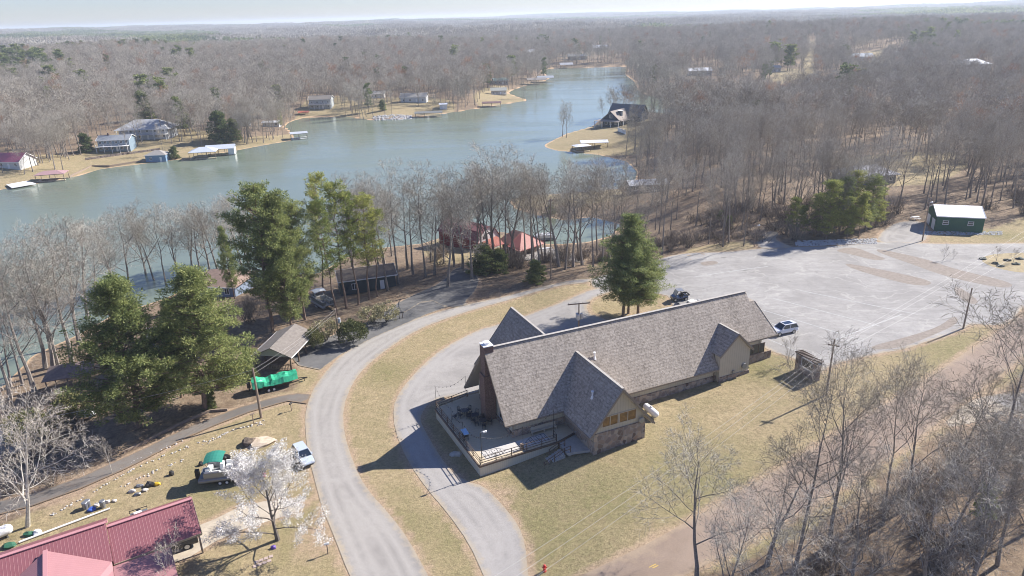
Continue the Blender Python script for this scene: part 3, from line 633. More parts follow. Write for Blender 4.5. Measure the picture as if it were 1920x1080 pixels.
# lamp and string-light poles, grill, blue panel
lp = thing('flood_lamp', 'tall thin lamp post with a double white floodlight at the front deck corner', 'lamp', lw(-4.4,-2.7,FL), LA)
m_ = MB(); m_.tube((0,0,0),(0,0,4.3),.05,.04,6); m_.build('pole', M_black, lp)
for x in (.35,.6):
    m_ = MB(); m_.tube((x-.1,0,4.35),(x+.12,0,4.2),.07,.16,8); m_.bar((0,0,4.3),(x-.05,0,4.35),.03); m_.build('lamp_head', M_white, lp)
for i, (u, v, h, l) in enumerate([(-5.2,11.9,3.6,'thin black string light pole at the left rear deck corner'),(-.4,13.0,3.4,'thin black string light pole at the rear end of the deck rail'),(-5.0,6.2,3.2,'thin black string light pole half way along the left deck rail'),(-4.9,2.2,3.2,'thin black string light pole beside the blue topped grill'),(1.2,-2.5,3.4,'thin black string light pole behind the shuffleboard court'),(5.8,-1.8,4.2,'thin black string light pole at the head of the steps')]):
    m_ = MB(); m_.tube((0,0,0),(0,0,h),.03,.025,5); o = m_.build('light_pole', M_black, None, loc=lw(u,v,FL)); props(o, l, 'pole', 'string light poles round the deck')
m_ = MB(); pts = [lw(-5.2,11.9,FL+3.5),lw(-5.0,6.2,FL+3.1),lw(-4.9,2.2,FL+3.1),lw(-4.4,-2.7,FL+3.6),lw(1.2,-2.5,FL+3.3),lw(5.8,-1.8,FL+4.0)]; pts2 = [lw(-5.2,11.9,FL+3.5),lw(-.4,13.0,FL+3.3)]
for pp in (pts, pts2):
    for a, c_ in zip(pp, pp[1:]):
        pr = a
        for k in range(1, 9):
            q_ = a.lerp(c_, k/8) - Vector((0,0,.7*math.sin(math.pi*k/8))); m_.tube(pr, q_, .012, .012, 3, 0, False); m_.box(q_.x-.04,q_.x+.04,q_.y-.04,q_.y+.04,q_.z-.12,q_.z); pr = q_
o = m_.build('string_lights', M_black); props(o, 'string of small bulbs sagging between the thin deck poles', 'string lights')
g = thing('grill', 'barbecue grill with a pale blue lid beside the left deck rail', 'grill', lw(-4.3,3.2,FL), LA)
m_ = MB(); m_.box(-.3,.3,-.5,.5,.5,.9); m_.build('firebox', M_black, g); m_ = MB(); m_.slab([(-.35,-.6,.95),(.35,-.6,.95),(.35,.6,1.1),(-.35,.6,1.1)], .06); m_.build('lid', mat('pale_blue_metal', (.35,.55,.75), .3), g)
for x, y in ((-.25,-.4),(.25,-.4),(-.25,.4),(.25,.4)): m_ = MB(); m_.box(x-.03,x+.03,y-.03,y+.03,0,.5); m_.build('leg', M_black, g)
bx_ = MB(); bx_.box(-.18,.18,-.15,.15,0,.75); bx_.box(-.2,.2,-.17,.17,.75,.8); props(bx_.build('scoreboard_box', M_wood, None, loc=lw(1.15,-2.25,FL), rot=LA), 'small brown wooden box on the deck beside the court', 'box')

# ------------------------------------------------------------------ generic house
def metalroof(name, col, pitch=.45, rough=.45, axis=0, dk=.72):
    m, q = newmat(name, rough); q.b.inputs['Specular IOR Level'].default_value = .5; tc = q.n('TexCoord').outputs['Object']; s = q.n('SeparateXYZ'); q.l(tc, s.inputs[0])
    w = q.math('FRACT', q.math('DIVIDE', s.outputs[axis], pitch)); r = q.ramp(w, [(.0, 1.15), (.10, 1.15), (.14, dk), (.24, 1.0), (.92, .96)])
    c = q.mix(1.0, q.mix(q.noise(tc, .7, 4), col, tuple(x*.85 for x in col)), r, 'MULTIPLY'); q.l(c, q.b.inputs['Base Color'])
    q.bump(q.ramp(w, [(.0, 1.0), (.1, 1.0), (.14, 0.0)]), .5, .03); return m
MR = {}
def roofm(col, kind='shingle'):
    k = (col, kind)
    if k not in MR:
        MR[k] = metalroof('ribbed_metal_roof', col) if kind == 'metal' else (metalroof('ribbed_metal_roof', col, axis=1) if kind == 'metaly' else mat('roof_shingles', tuple(x*.85 for x in col), .95, tuple(min(1, x*1.2) for x in col), 2.5, 5, .2))
    return MR[k]
def wallm(col):
    k = (col, 'w')
    if k not in MR: MR[k] = siding('house_siding', col, .25, .85, 'Z')
    return MR[k]
def house(name, label, p, rot, W, D, wh, rh, rcol, wcol, cat='house', rk='shingle', form='gable', over=.5, wins=(4,2), deck=None, door=True, base=0.8, chim=None, group=None, storeys=1, trim=None, garage=0):
    """local x along the ridge, front faces -y"""
    h = thing(name, label, cat, p, rot, group); x, y = W/2, D/2
    w = MB(); w.box(-x,x,-y,y,-base,wh)
    if form == 'gable': w.prism([(-x+.01,-y,wh),(-x+.01,y,wh),(-x+.01,0,wh+rh*(y/(y+over)))], (.2,0,0)); w.prism([(x-.21,-y,wh),(x-.21,y,wh),(x-.21,0,wh+rh*(y/(y+over)))], (.2,0,0))
    w.build('wall', wallm(wcol), h)
    r = MB(); X, Y = x+over, y+over; z0 = wh-rh*over/(y+over)*0+.0
    z0 = wh - .05
    if form == 'gable': r.slab([(-X,-Y,z0),(X,-Y,z0),(X,0,wh+rh),(-X,0,wh+rh)], .16); r.slab([(-X,0,wh+rh),(X,0,wh+rh),(X,Y,z0),(-X,Y,z0)], .16)
    else:
        k = min(X-.3, Y); a, c = (-X+k, 0, wh+rh), (X-k, 0, wh+rh)
        r.slab([(-X,-Y,z0),(X,-Y,z0),c,a], .14); r.slab([(X,Y,z0),(-X,Y,z0),a,c], .14); r.slab([(X,-Y,z0),(X,Y,z0),c], .14); r.slab([(-X,Y,z0),(-X,-Y,z0),a], .14)
    ro = r.build('roof', roofm(rcol, rk), h)
    tm = trim or M_white
    f = MB(); f.bar((-X,-Y-.03,z0-.05),(X,-Y-.03,z0-.05),.05,.2); f.bar((-X,Y+.03,z0-.05),(X,Y+.03,z0-.05),.05,.2)
    if form == 'gable':
        for s in (-1,1): f.bar((s*(X+.03),-Y,z0-.05),(s*(X+.03),0,wh+rh-.05),.05,.2); f.bar((s*(X+.03),Y,z0-.05),(s*(X+.03),0,wh+rh-.05),.05,.2)
    f.build('fascia', tm, ro)
    for st_ in range(storeys):
        zb = .9 + st_*2.7
        for i in range(wins[0]):
            cx = -x + W*(i+.5)/wins[0]
            if st_ == 0 and door and i == wins[0]//2:
                dm = MB(); dm.box(cx-.45,cx+.45,-y-.05,-y,0,2.05); dm.build('door', tm, h); continue
            window(h, cx-.5, cx+.5, zb, zb+1.15, -y, 2, tm)
        for i in range(wins[1]):
            cy_ = -y + D*(i+.5)/wins[1]; window(h, cy_-.45, cy_+.45, zb, zb+1.1, -x, 2, tm, 'v')
    for i in range(garage):
        gm_ = MB(); cy_ = -y + D*(i+.5)/garage; gm_.box(-x-.05,-x,cy_-1.2,cy_+1.2,0,2.4); gm_.build('garage_door', tm, h)
    if chim: m_ = MB(); m_.box(chim[0]-.35,chim[0]+.35,chim[1]-.35,chim[1]+.35,0,wh+rh+.9); m_.build('chimney', M_brick, h)
    if deck:
        dd_, dz = deck; m_ = MB(); m_.box(-x,x,-y-dd_,-y,dz-.15,dz); dk_ = m_.build('deck', tm, h)
        for i in range(5): m_ = MB(); xx = -x+.1+(W-.2)*i/4; m_.box(xx-.08,xx+.08,-y-dd_+.02,-y-dd_+.18,-base,dz+1.0 if not over > 1.5 else wh); m_.build('post', tm, dk_)
        m_ = MB(); m_.bar((-x,-y-dd_+.1,dz+.95),(x,-y-dd_+.1,dz+.95),.08); m_.bar((-x,-y-dd_+.1,dz+.5),(x,-y-dd_+.1,dz+.5),.05); m_.build('railing', tm, dk_)
    return h
def canopy(name, label, p, rot, W, D, h, rh, rcol, cat='boat dock', rk='metal', form='gable', dock=True, post=M_wood, group=None, npost=3, walls=None, dockm=None):
    """open roof on posts, with a plank dock under it"""
    c = thing(name, label, cat, p, rot, group); x, y = W/2, D/2
    r = MB(); X, Y = x+.35, y+.35
    if form == 'gable': r.slab([(-X,-Y,h),(X,-Y,h),(X,0,h+rh),(-X,0,h+rh)], .1); r.slab([(-X,0,h+rh),(X,0,h+rh),(X,Y,h),(-X,Y,h)], .1)
    else:
        k = min(X-.2, Y); a, e = (-X+k,0,h+rh), (X-k,0,h+rh); r.slab([(-X,-Y,h),(X,-Y,h),e,a], .1); r.slab([(X,Y,h),(-X,Y,h),a,e], .1); r.slab([(X,-Y,h),(X,Y,h),e], .1); r.slab([(-X,Y,h),(-X,-Y,h),a], .1)
    r.build('roof', roofm(rcol, rk), c)
    for i in range(npost):
        for s in (-1,1): m_ = MB(); xx = -x+.1+(W-.2)*i/(npost-1); m_.box(xx-.08,xx+.08,s*(y-.1)-.08,s*(y-.1)+.08,-1.2,h-.1); m_.build('post', post, c)
    m_ = MB(); m_.bar((-x,-y+.1,h-.18),(x,-y+.1,h-.18),.1,.2); m_.bar((-x,y-.1,h-.18),(x,y-.1,h-.18),.1,.2); m_.build('beam', post, c)
    if dock: m_ = MB(); m_.box(-x,x,-y,-y+1.1,.25,.4); m_.box(-x,x,y-1.1,y,.25,.4); m_.box(-x,-x+1.1,-y+1.1,y-1.1,.25,.4); m_.build('dock', dockm or M_deck, c)
    if walls is not None: m_ = MB(); m_.box(x-walls[0],x,-y,y,.2,h-.12); m_.build('storage_room', wallm(walls[1]), c)
    return c
# ================================================================== THE OTHER BUILDINGS
def face(pa, pb, z=None):
    a, c = (at(*pa), at(*pb)) if z is None else (G(*pa, z), G(*pb, z)); return (a+c)/2, math.atan2(c.y-a.y, c.x-a.x), (c-a).length
ROSE = (.27,.10,.115)
# -- red roofed house, lower left: an L of ribbed roofs, measured on its roof edges
hz = 3.0
o_ = G(395,1002,2.6); e_ = G(232,1055,2.6); rt = G(370,940,4.9)
HR = math.atan2((G(375,1001,2.6)-G(232,1052,2.6)).y, (G(375,1001,2.6)-G(232,1052,2.6)).x)
HO = G(375,1001,2.6); HO.z = 0
rh_ = thing('red_roofed_house', 'house with a ribbed rose red metal roof and open carport end, lower left corner', 'house', HO, HR)
# local x runs right along the carport eave (origin = right eave corner), y away from the camera
def hl(px, py, z): p = G(px, py, z) - HO; return (p.x*math.cos(HR)+p.y*math.sin(HR), -p.x*math.sin(HR)+p.y*math.cos(HR), z)
M_rose = metalroof('rose_metal_roof', ROSE, .30, .5, 0, .7); M_rosey = metalroof('rose_metal_roof_cross', (.40,.20,.21), .30, .5, 1, .85)
A1, A2 = hl(375,1001,2.6), hl(232,1052,2.6); B1, B2 = hl(366,941,4.6), hl(181,986,4.6); yr = (B1[1]+B2[1])/2; x1 = (A1[0]+B1[0])/2; x0 = (A2[0]+B2[0])/2
xl = x0-6.5
r = MB(); r.slab([(x0,0,2.6),(x1,0,2.6),(x1,yr,4.6),(x0,yr,4.6)], .1); r.slab([(x0,yr,4.6),(x1,yr,4.6),(x1,2*yr,2.6),(x0,2*yr,2.6)], .1)
cr = r.build('carport_roof', M_rose, rh_)
r = MB(); xm = x0-22; r.slab([(xm,.1,2.95),(x0-.02,.1,2.95),(x0-.02,yr+.2,5.0),(xm,yr+.2,5.0)], .1); r.slab([(xm,yr+.2,5.0),(x0-.02,yr+.2,5.0),(x0-.02,2*yr+.6,2.9),(xm,2*yr+.6,2.9)], .1)
r.build('main_roof', M_rose, rh_)
r = MB(); gx_ = hl(86,1025,4.6)[0]; gw = (x0-gx_)*.98; r.slab([(gx_,yr*.75,4.85),(gx_,-10,4.85),(gx_+gw,-10,2.75),(gx_+gw,-1.0,2.75),(gx_+gw,.0,2.98)], .1); r.slab([(gx_,-10,4.85),(gx_,yr*.75,4.85),(gx_-gw,-.2,2.9),(gx_-gw,-10,2.75)], .1)
r.slab([(gx_+gw+.0,-.1,2.5),(gx_+gw,-10,2.5),(gx_+gw+5.2,-10,2.2),(gx_+gw+5.2,-.1,2.42)], .1)
wr_ = r.build('wing_roof', M_rosey, rh_)
m_ = MB(); m_.slab([(gx_+gw-3.2,-4.2,3.62),(gx_+gw-1.2,-4.2,3.0),(gx_+gw-1.2,-2.6,3.0),(gx_+gw-3.2,-2.6,3.62)], .12); sp_ = m_.build('skylight', M_glass, wr_); sp_.location.z = .22
m_ = MB(); m_.bar((x0,yr,4.66),(x1,yr,4.66),.4,.08); m_.bar((xm,yr+.2,5.06),(x0,yr+.2,5.06),.4,.08); m_.bar((gx_,-10,4.9),(gx_,yr*.75,4.9),.4,.08); m_.bar((x0,yr+.25,5.0),(x0,yr+1.2,4.5),.3,.2); m_.build('ridge_cap', mat('pale_rose_metal', (.50,.25,.26), .4), rh_)
w = MB(); w.box(xm,x0-.4,.7,2*yr-.2,-.3,2.9); w.box(gx_-gw+.6,gx_+gw-.5,-10,.7,-.3,2.75); w.build('wall', wallm((.40,.33,.25)), rh_)
for x in (x1-.3, x1-4.2, x1-8.2): 
    for y in (.25, 2*yr-.3): m_ = MB(); m_.box(x-.09,x+.09,y-.09,y+.09,-.3,2.6); m_.build('post', M_wood, rh_)
M_tant = mat('tan_trim', (.36,.30,.2), .8); m_ = MB(); m_.bar((x0,-.02,2.52),(x1,-.02,2.52),.06,.22); m_.build('fascia', M_tant, rh_); m_ = MB(); m_.bar((x1+.02,0,2.52),(x1+.02,yr,4.5),.06,.2); m_.build('fascia', M_tant, rh_)
# -- open carport pavilion by the road
p0, p1, p2 = G(546,671,2.4), G(470,668,2.4), G(584,623,2.4); ang = math.atan2((p0-p1).y, (p0-p1).x); wd = (p0-p1).length; ln = abs((p2-p0).dot(Vector((-math.sin(ang), math.cos(ang), 0))))
ce = (p0+p1)/2 + Vector((-math.sin(ang), math.cos(ang), 0))*ln/2
gz = hgt(ce.x, ce.y); cp = thing('carport_pavilion', 'open gabled carport with grey brown shingle roof on dark posts beside the road', 'carport', (ce.x, ce.y, gz), ang + math.pi/2)
x, y = ln/2, wd/2; EH = 2.4-gz; r = MB(); r.slab([(-x,-y,EH),(x,-y,EH),(x,0,EH+1.55),(-x,0,EH+1.55)], .14); r.slab([(-x,0,EH+1.55),(x,0,EH+1.55),(x,y,EH),(-x,y,EH)], .14); rr_ = r.build('roof', mat('carport_shingles', (.165,.145,.13), .95, (.235,.21,.19), 2.2, 5, .2), cp)
m_ = MB(); m_.prism([(-x+.35,-y+.3,EH-.02),(-x+.35,y-.3,EH-.02),(-x+.35,0,EH+1.35)], (.12,0,0)); m_.build('gable_panel', wallm((.40,.40,.36)), cp)
for s_ in (-1,1): m_ = MB(); m_.bar((-x,s_*(y+.03),EH-.08),(x,s_*(y+.03),EH-.08),.05,.16); m_.build('fascia', M_white, rr_)
for i in range(4):
    for s_ in (-1,1): m_ = MB(); xx = -x+.5+(ln-1)*i/3; m_.box(xx-.1,xx+.1,s_*(y-.45)-.1,s_*(y-.45)+.1,-.3,EH+.1); m_.build('post', M_dtrim, cp)
m_ = MB(); 
for k in range(22): yy = -y+.6+(wd-1.2)*k/21; m_.box(-x+.42,-x+.5,yy-.05,yy+.05,0,.85)
m_.bar((-x+.46,-y+.6,.8),(-x+.46,y-.6,.8),.07); m_.bar((-x+.46,-y+.6,.2),(-x+.46,y-.6,.2),.07); m_.build('railing', M_wood, cp)
# -- red gambrel barn by the shore
bp = at(858,476); a_ = face((812,456),(913,475)); br_ = thing('red_barn', 'dark red gambrel barn house with pink red metal roof by the near shore', 'house', Vector((a_[0].x, a_[0].y, bp.z)) + Vector((-math.sin(a_[1]), math.cos(a_[1]), 0))*3.5, a_[1])
W, D = 15.0, 7.2; x, y = W/2, D/2; br_.scale = (1,1,.74)
w = MB(); w.box(-x,x,-y,y,-1.5,3.2); w.build('wall', wallm((.20,.035,.035)), br_)
r = MB(); r.slab([(-x-.3,-y-.3,3.1),(x+.3,-y-.3,3.1),(x+.3,-y*.62,6.0),(-x-.3,-y*.62,6.0)], .12); r.slab([(-x-.3,y*.62,6.0),(x+.3,y*.62,6.0),(x+.3,y+.3,3.1),(-x-.3,y+.3,3.1)], .12); r.build('lower_roof', metalroof('barn_red_metal', (.22,.045,.045), .4), br_)
r = MB(); r.slab([(-x-.3,-y*.66,5.95),(x+.3,-y*.66,5.95),(x+.3,0,7.6),(-x-.3,0,7.6)], .12); r.slab([(-x-.3,0,7.6),(x+.3,0,7.6),(x+.3,y*.66,5.95),(-x-.3,y*.66,5.95)], .12); r.build('upper_roof', metalroof('faded_red_metal', (.44,.20,.17), .5), br_)
m_ = MB(); m_.prism([(x-.05,-y,-1),(x-.05,y,-1),(x-.05,y,3.1),(x-.05,y*.62,5.85),(x-.05,0,7.35),(x-.05,-y*.62,5.85),(x-.05,-y,3.1)], (.12,0,0)); m_.build('gable_wall', wallm((.72,.72,.70)), br_)
for cy_, zz, hh in ((-1.5,3.5,1.3),(1.0,3.3,2.0),(-1.2,.4,1.3)): 
    m_ = MB(); m_.box(x+.07,x+.12,cy_-.5,cy_+.5,zz,zz+hh); f_ = m_.build('window', M_dtrim, br_); m_ = MB(); m_.box(x+.12,x+.14,cy_-.4,cy_+.4,zz+.1,zz+hh-.1); m_.build('pane', M_glass, f_)
r = MB(); r.slab([(x+.1,-y-.5,2.6),(x+4.5,-y-.5,2.2),(x+4.5,2.5,2.2),(x+.1,2.5,3.3)], .1); r.build('porch_roof', metalroof('porch_red_metal', (.40,.15,.11), .5), br_)
for yy in (-y-.3,2.3): m_ = MB(); m_.box(x+4.2,x+4.35,yy-.07,yy+.07,-1,2.2); m_.build('post', M_white, br_)
# -- cabin with red roof
a_ = face((955,472),(1000,478)); cb = thing('red_roofed_cabin', 'small lakeside cabin with faded red hip roof beside the barn', 'house', a_[0]+Vector((0,3,0)), a_[1]-.25); cb.scale = (.88,.88,.85)
w = MB(); w.box(-4,4,-3.5,3.5,-1,2.9); w.build('wall', wallm((.16,.12,.10)), cb)
r = MB(); r.slab([(-5,-4.5,2.7),(0.5,-4.5,2.7),(0.5,0,5.6),(-3,0,5.6)], .12); r.slab([(-5,4.5,2.7),(-5,-4.5,2.7),(-3,0,5.6)], .12); r.slab([(5,4.5,2.7),(-5,4.5,2.7),(-3,0,5.6),(.5,0,5.6)], .12); r.build('old_roof', mat('brown_red_roof', (.26,.13,.105), .9, (.33,.18,.14), 2), cb)
r = MB(); r.slab([(.5,-5.5,2.55),(5.6,-5.5,2.0),(5.6,4.5,2.2),(.5,0,5.65)], .12); r.build('red_roof', metalroof('cabin_red_metal', (.38,.14,.115), .5), cb)
for xx, yy in ((5.4,-5.2),(5.4,-1),(5.4,3),(.7,-5.2)): m_ = MB(); m_.box(xx-.1,xx+.1,yy-.1,yy+.1,-1,2.2); m_.build('post', M_white, cb)
window(cb, -3, -1.8, .8, 2, -3.5, 2, M_white)
# -- green metal shed
a_ = face((1752,433),(1842,437)); sp = a_[0]+Vector((-math.sin(a_[1]), math.cos(a_[1]), 0))*4.2
sh = house('green_shed', 'dark green metal shed with white roof and two white garage doors', sp, a_[1], a_[2]*.99, 8.4, 3.6, 1.7, (.86,.87,.9), (.05,.13,.085), 'shed', 'metal', 'gable', .15, (0,0), None, False, .6, garage=2)
for cx in (-a_[2]*.30, a_[2]*.22): window(sh, cx-.55, cx+.55, 1.7, 2.5, -4.2, 1, M_white, nh=2)
# -- grey hipped house in the right clearing
pt = at(1632,350); house('grey_hip_house', 'low house with pale grey blue hip roof in the sunlit clearing of the right woods', pt+Vector((1,7,0)), .15, 15.5, 8.5, 2.8, 2.2, (.42,.42,.46), (.20,.21,.23), 'house', 'shingle', 'hip', .9, (5,2), door=True)
pt = at(1216,362); house('long_lake_cottage', 'long low cottage with white roof strip half hidden by bare trees by the inlet', pt+Vector((0,4,0)), .12, 12, 6, 2.6, 1.0, (.55,.56,.58), (.14,.15,.17), 'house', 'metal', 'gable', .5, (4,1))
# -- dark blue house on the peninsula: a main block with its ridge towards the camera's right and a wing towards the left front
pb_ = at(1170,231); bh = thing('dark_blue_house', 'dark navy lake house with brown roofed gabled wing and wraparound porch on the golden peninsula', 'house', pb_+Vector((0,0,.2)), R(-36))
M_navy = wallm((.03,.05,.09)); M_brr = roofm((.29,.25,.225))
w = MB(); w.box(-9,9,0,9.5,-1,4); 
for x_ in (-9,8.8): w.prism([(x_,0,4),(x_,9.5,4),(x_,4.75,8.9)], (.2,0,0))
w.box(-6,3,-12,-.0,-1,3.2); w.prism([(-6,-12,3.2),(3,-12,3.2),(-1.5,-12,7.1)], (0,.2,0)); w.build('wall', M_navy, bh)
r = MB(); r.slab([(-9.7,-.7,3.6),(9.7,-.7,3.6),(9.7,4.75,9.1),(-9.7,4.75,9.1)], .15); r.slab([(-9.7,4.75,9.1),(9.7,4.75,9.1),(9.7,10.2,3.6),(-9.7,10.2,3.6)], .15); r.build('main_roof', roofm((.10,.115,.14)), bh)  # shade on the main roof is put into its navy colour
r = MB(); r.slab([(-1.5,-12.6,7.3),(3.7,-12.6,3.0),(3.7,-.2,3.0),(-1.5,3.2,7.3)], .15); r.slab([(-6.7,-12.6,3.0),(-1.5,-12.6,7.3),(-1.5,3.2,7.3),(-6.7,-.2,3.0)], .15); r.build('wing_roof', M_brr, bh)
r = MB(); r.slab([(-9.5,-15,2.4),(4.5,-15,2.4),(4.5,-12.2,3.0),(-6.2,-12.2,3.0)], .1); r.slab([(-9.5,-15,2.4),(-6.2,-12.2,3.0),(-6.2,-.2,3.0),(-9.5,-.2,2.4)], .1); r.slab([(3.2,-12,3.0),(3.2,-.2,3.0),(5.6,-.2,2.6),(5.6,-12,2.6)], .1); r.build('porch_roof', M_brr, bh)
for xx, yy in [(-9.3,-14.8),(-5,-14.8),(0,-14.8),(4.3,-14.8),(-9.3,-10),(-9.3,-5),(-9.3,-.5),(5.4,-11.5),(5.4,-.6)]: m_ = MB(); m_.box(xx-.13,xx+.13,yy-.13,yy+.13,-1,2.5); m_.build('post', M_white, bh)
m_ = MB(); m_.box(.0,2.0,-7.5,-5.8,4.5,7.0); dm_ = m_.build('dormer', M_navy, bh); m_ = MB(); m_.box(-.2,2.3,-7.8,-5.5,7.0,7.2); m_.build('dormer_roof', M_white, dm_)
window(bh, -2.2, -.8, 3.9, 5.4, -12, 2, M_white); window(bh, -4.8, -3.4, .6, 2.2, -12, 2, M_white); window(bh, -2.2, -.8, .6, 2.2, -12, 2, M_white); window(bh, .6, 2.0, .6, 2.2, -12, 2, M_white)
for y_, z_, x_ in ((-9,.5,3.0),(-3,.5,3.0),(2.5,4.2,9.0),(6,.8,9.0)):
    m_ = MB(); m_.box(x_,x_+.1,y_-.7,y_+.7,z_,z_+1.7); f_ = m_.build('window', M_white, bh); m_ = MB(); m_.box(x_+.1,x_+.13,y_-.55,y_+.55,z_+.15,z_+1.55); m_.build('pane', M_glass, f_)
fn = MB(); A_, B__ = at(1158,246), at(1173,252); d_ = (B__-A_); fn.prism([A_+Vector((0,0,-.3)), B__+Vector((0,0,-.3)), B__+Vector((0,0,1.8)), A_+Vector((0,0,1.8))], (0.1,.12,0)); props(fn.build('white_fence', M_white), 'short white screen fence beside the dark blue house', 'fence')
fn = MB()
for k in range(9): p = at(1192+5*k, 237-.8*k); fn.box(p.x-1.0,p.x+1.0,p.y-.06,p.y+.06,p.z-.3,p.z+1.5)
props(fn.build('wooden_fence', M_wood), 'brown wooden fence right of the dark blue house', 'fence')
canopy('boat_canopy', 'larger of the two white roofed boat canopies below the blue house', G(1113,279,WL), .02, 11.5, 6, 3.2, .7, (.80,.81,.84)); canopy('boat_canopy', 'smaller white roofed boat canopy left of the larger one below the blue house', G(1090,284,WL), .3, 6.5, 5, 2.6, .7, (.80,.81,.84), form='hip')
# -- pavilion, hidden houses on the near left
pt = at(138,722); canopy('shore_pavilion', 'small open shelter with brown hip roof among the left shore trees', pt, .35, 6.2, 5.2, 2.7, 1.3, (.20,.15,.135), 'shelter', 'shingle', 'hip', False, M_wood)
a_ = face((382,560),(440,556)); house('brown_roofed_house', 'house with broad brown roof and blue front showing between the left pines', at(405,556)+Vector((0,4,0)), -.15, 11, 9, 2.7, 2.2, (.26,.185,.15), (.22,.27,.36), 'house', 'shingle', 'hip', .8, (3,2))
house('slate_house', 'dark slate blue cabin behind the thin pines beside the shaded drive', at(690,548)+Vector((-1,4,0)), .32, 11.5, 7, 3.0, 1.3, (.17,.14,.12), (.055,.075,.085), 'house', 'shingle', 'gable', .4, (2,1))
house('white_cottage', 'white cottage hidden behind the broad pines on the left', at(330,662)+Vector((0,3,0)), .4, 9, 7, 2.8, 1.6, (.30,.30,.32), (.62,.64,.66), 'house', 'shingle', 'gable', .5, (3,2))
house('white_shed', 'white walled hut at the left edge behind the sycamore', at(-3,850), .9, 6, 5, 2.6, 1.2, (.5,.5,.5), (.75,.75,.75), 'shed', 'metal', 'gable', .3, (2,1))
# -- across the water
def fh(name, label, px, py, rot, W, D, wh, rh, rcol, wcol, **k): return house(name, label, at(px, py)+Vector((0, D*.5, 0)), rot, W, D, wh, rh, rcol, wcol, **k)
fh('rose_roofed_house', 'pale house with rose metal roof at the left edge across the water', 14,316,-.15,13,9,2.7,3.0,(.34,.10,.16),(.62,.62,.60),rk='metal')
fh('pale_blue_house', 'pale blue lake house with white framed sun porch and stair across the water', 214,284,.12,13.5,8,5.2,1.7,(.24,.26,.29),(.22,.29,.35),storeys=2,wins=(6,2),deck=(3,2.7),chim=(-3,0))
fh('hip_roofed_lodge', 'large house with wide pale grey hip roof and white balcony across the water', 270,262,.05,23,12,5.0,4.0,(.42,.43,.45),(.50,.52,.55),form='hip',over=1.6,storeys=2,wins=(6,2),deck=(2.5,2.6))
fh('dark_gabled_house', 'white house with dark steep gable roof on the wooded point', 452,236,.3,8,7,3.2,3.4,(.06,.08,.11),(.70,.70,.68),wins=(3,2),deck=(2,.6))
fh('white_shed', 'small white flat roofed outbuilding on the wooded point', 508,238,.05,9,5,2.5,.7,(.72,.73,.75),(.55,.57,.60),rk='metal',wins=(3,1))
fh('raised_grey_house', 'raised grey house with pale lower storey and side deck across the cove', 601,204,.0,14,9,6.0,2.0,(.20,.18,.16),(.40,.43,.44),storeys=2,wins=(4,2),deck=(2,3))
fh('grey_lake_house', 'long grey house with white end wall above the far shore rocks', 776,192,-.08,17,8,3.4,2.4,(.30,.29,.28),(.62,.63,.64),wins=(4,1))
fh('white_bungalow', 'small white bungalow up the slope left of the grey lake house', 708,184,0,9,6,2.8,1.8,(.32,.31,.30),(.72,.72,.70))
fh('white_shed', 'small white shed on the bank right of the grey lake house', 831,205,.1,4.5,3.5,3.0,.8,(.70,.72,.75),(.75,.77,.78),wins=(1,1),cat='shed')
fh('tan_cottage', 'tan cottage on the far sandy point', 935,178,.05,11,7,3.2,1.8,(.32,.33,.30),(.46,.42,.36),deck=(2,.7))
fh('teal_roofed_cottage', 'cottage with dull green roof above the far sandy point', 938,158,.2,12,8,3,2,(.20,.27,.26),(.42,.40,.36))
fh('blue_roofed_house', 'pale blue roofed house among trees above the narrow of the lake', 945,138,.1,13,8,4.5,3,(.45,.50,.56),(.55,.57,.60),rk='metal')
fh('white_roofed_house', 'house with bright white roof at the far end of the lake, left one', 990,104,.05,16,9,4,3,(.70,.72,.74),(.70,.70,.70),rk='metal')
fh('white_roofed_house', 'house with bright white roof on the far hill right of the lake head', 1126,95,.05,20,9,4,3.4,(.80,.82,.86),(.55,.5,.45),rk='metal')
fh('grey_roofed_house', 'brown house with grey roof behind the beach at the lake head', 1083,112,0,22,9,4,2.5,(.36,.37,.38),(.34,.28,.24))
fh('white_roofed_house', 'wide white roofed house in the woods right of the lake head', 1313,142,0,19,9,4,2.2,(.78,.79,.82),(.4,.38,.36),rk='metal')
fh('grey_cottage', 'small grey cottage by the golden lawn at the right arm of the lake', 1453,135,.2,9,7,3.5,2,(.38,.36,.36),(.48,.44,.42))
fh('pale_grey_house', 'pale grey house with long front porch on the right hillside', 1616,114,.0,22,9,4,3,(.52,.55,.56),(.50,.54,.56),wins=(6,2),deck=(2,.8))
fh('low_white_building', 'low white building at the end of the pale track on the right hill', 1702,104,.05,22,8,3,1.4,(.66,.68,.70),(.66,.68,.7),rk='metal')
fh('hip_roofed_barn', 'broad pale blue hip roof showing above the right woods', 1826,146,0,22,14,9.5,3.4,(.68,.74,.84),(.4,.4,.42),rk='metal',form='hip')
fh('brick_house', 'reddish house with white gable behind the trees right of the blue house', 1310,202,.1,17,8,4.5,2.5,(.34,.26,.24),(.40,.24,.19))
fh('white_gabled_house', 'white house with garage door left of the reddish one', 1294,206,.5,6,6,5,2,(.5,.5,.5),(.68,.66,.64))
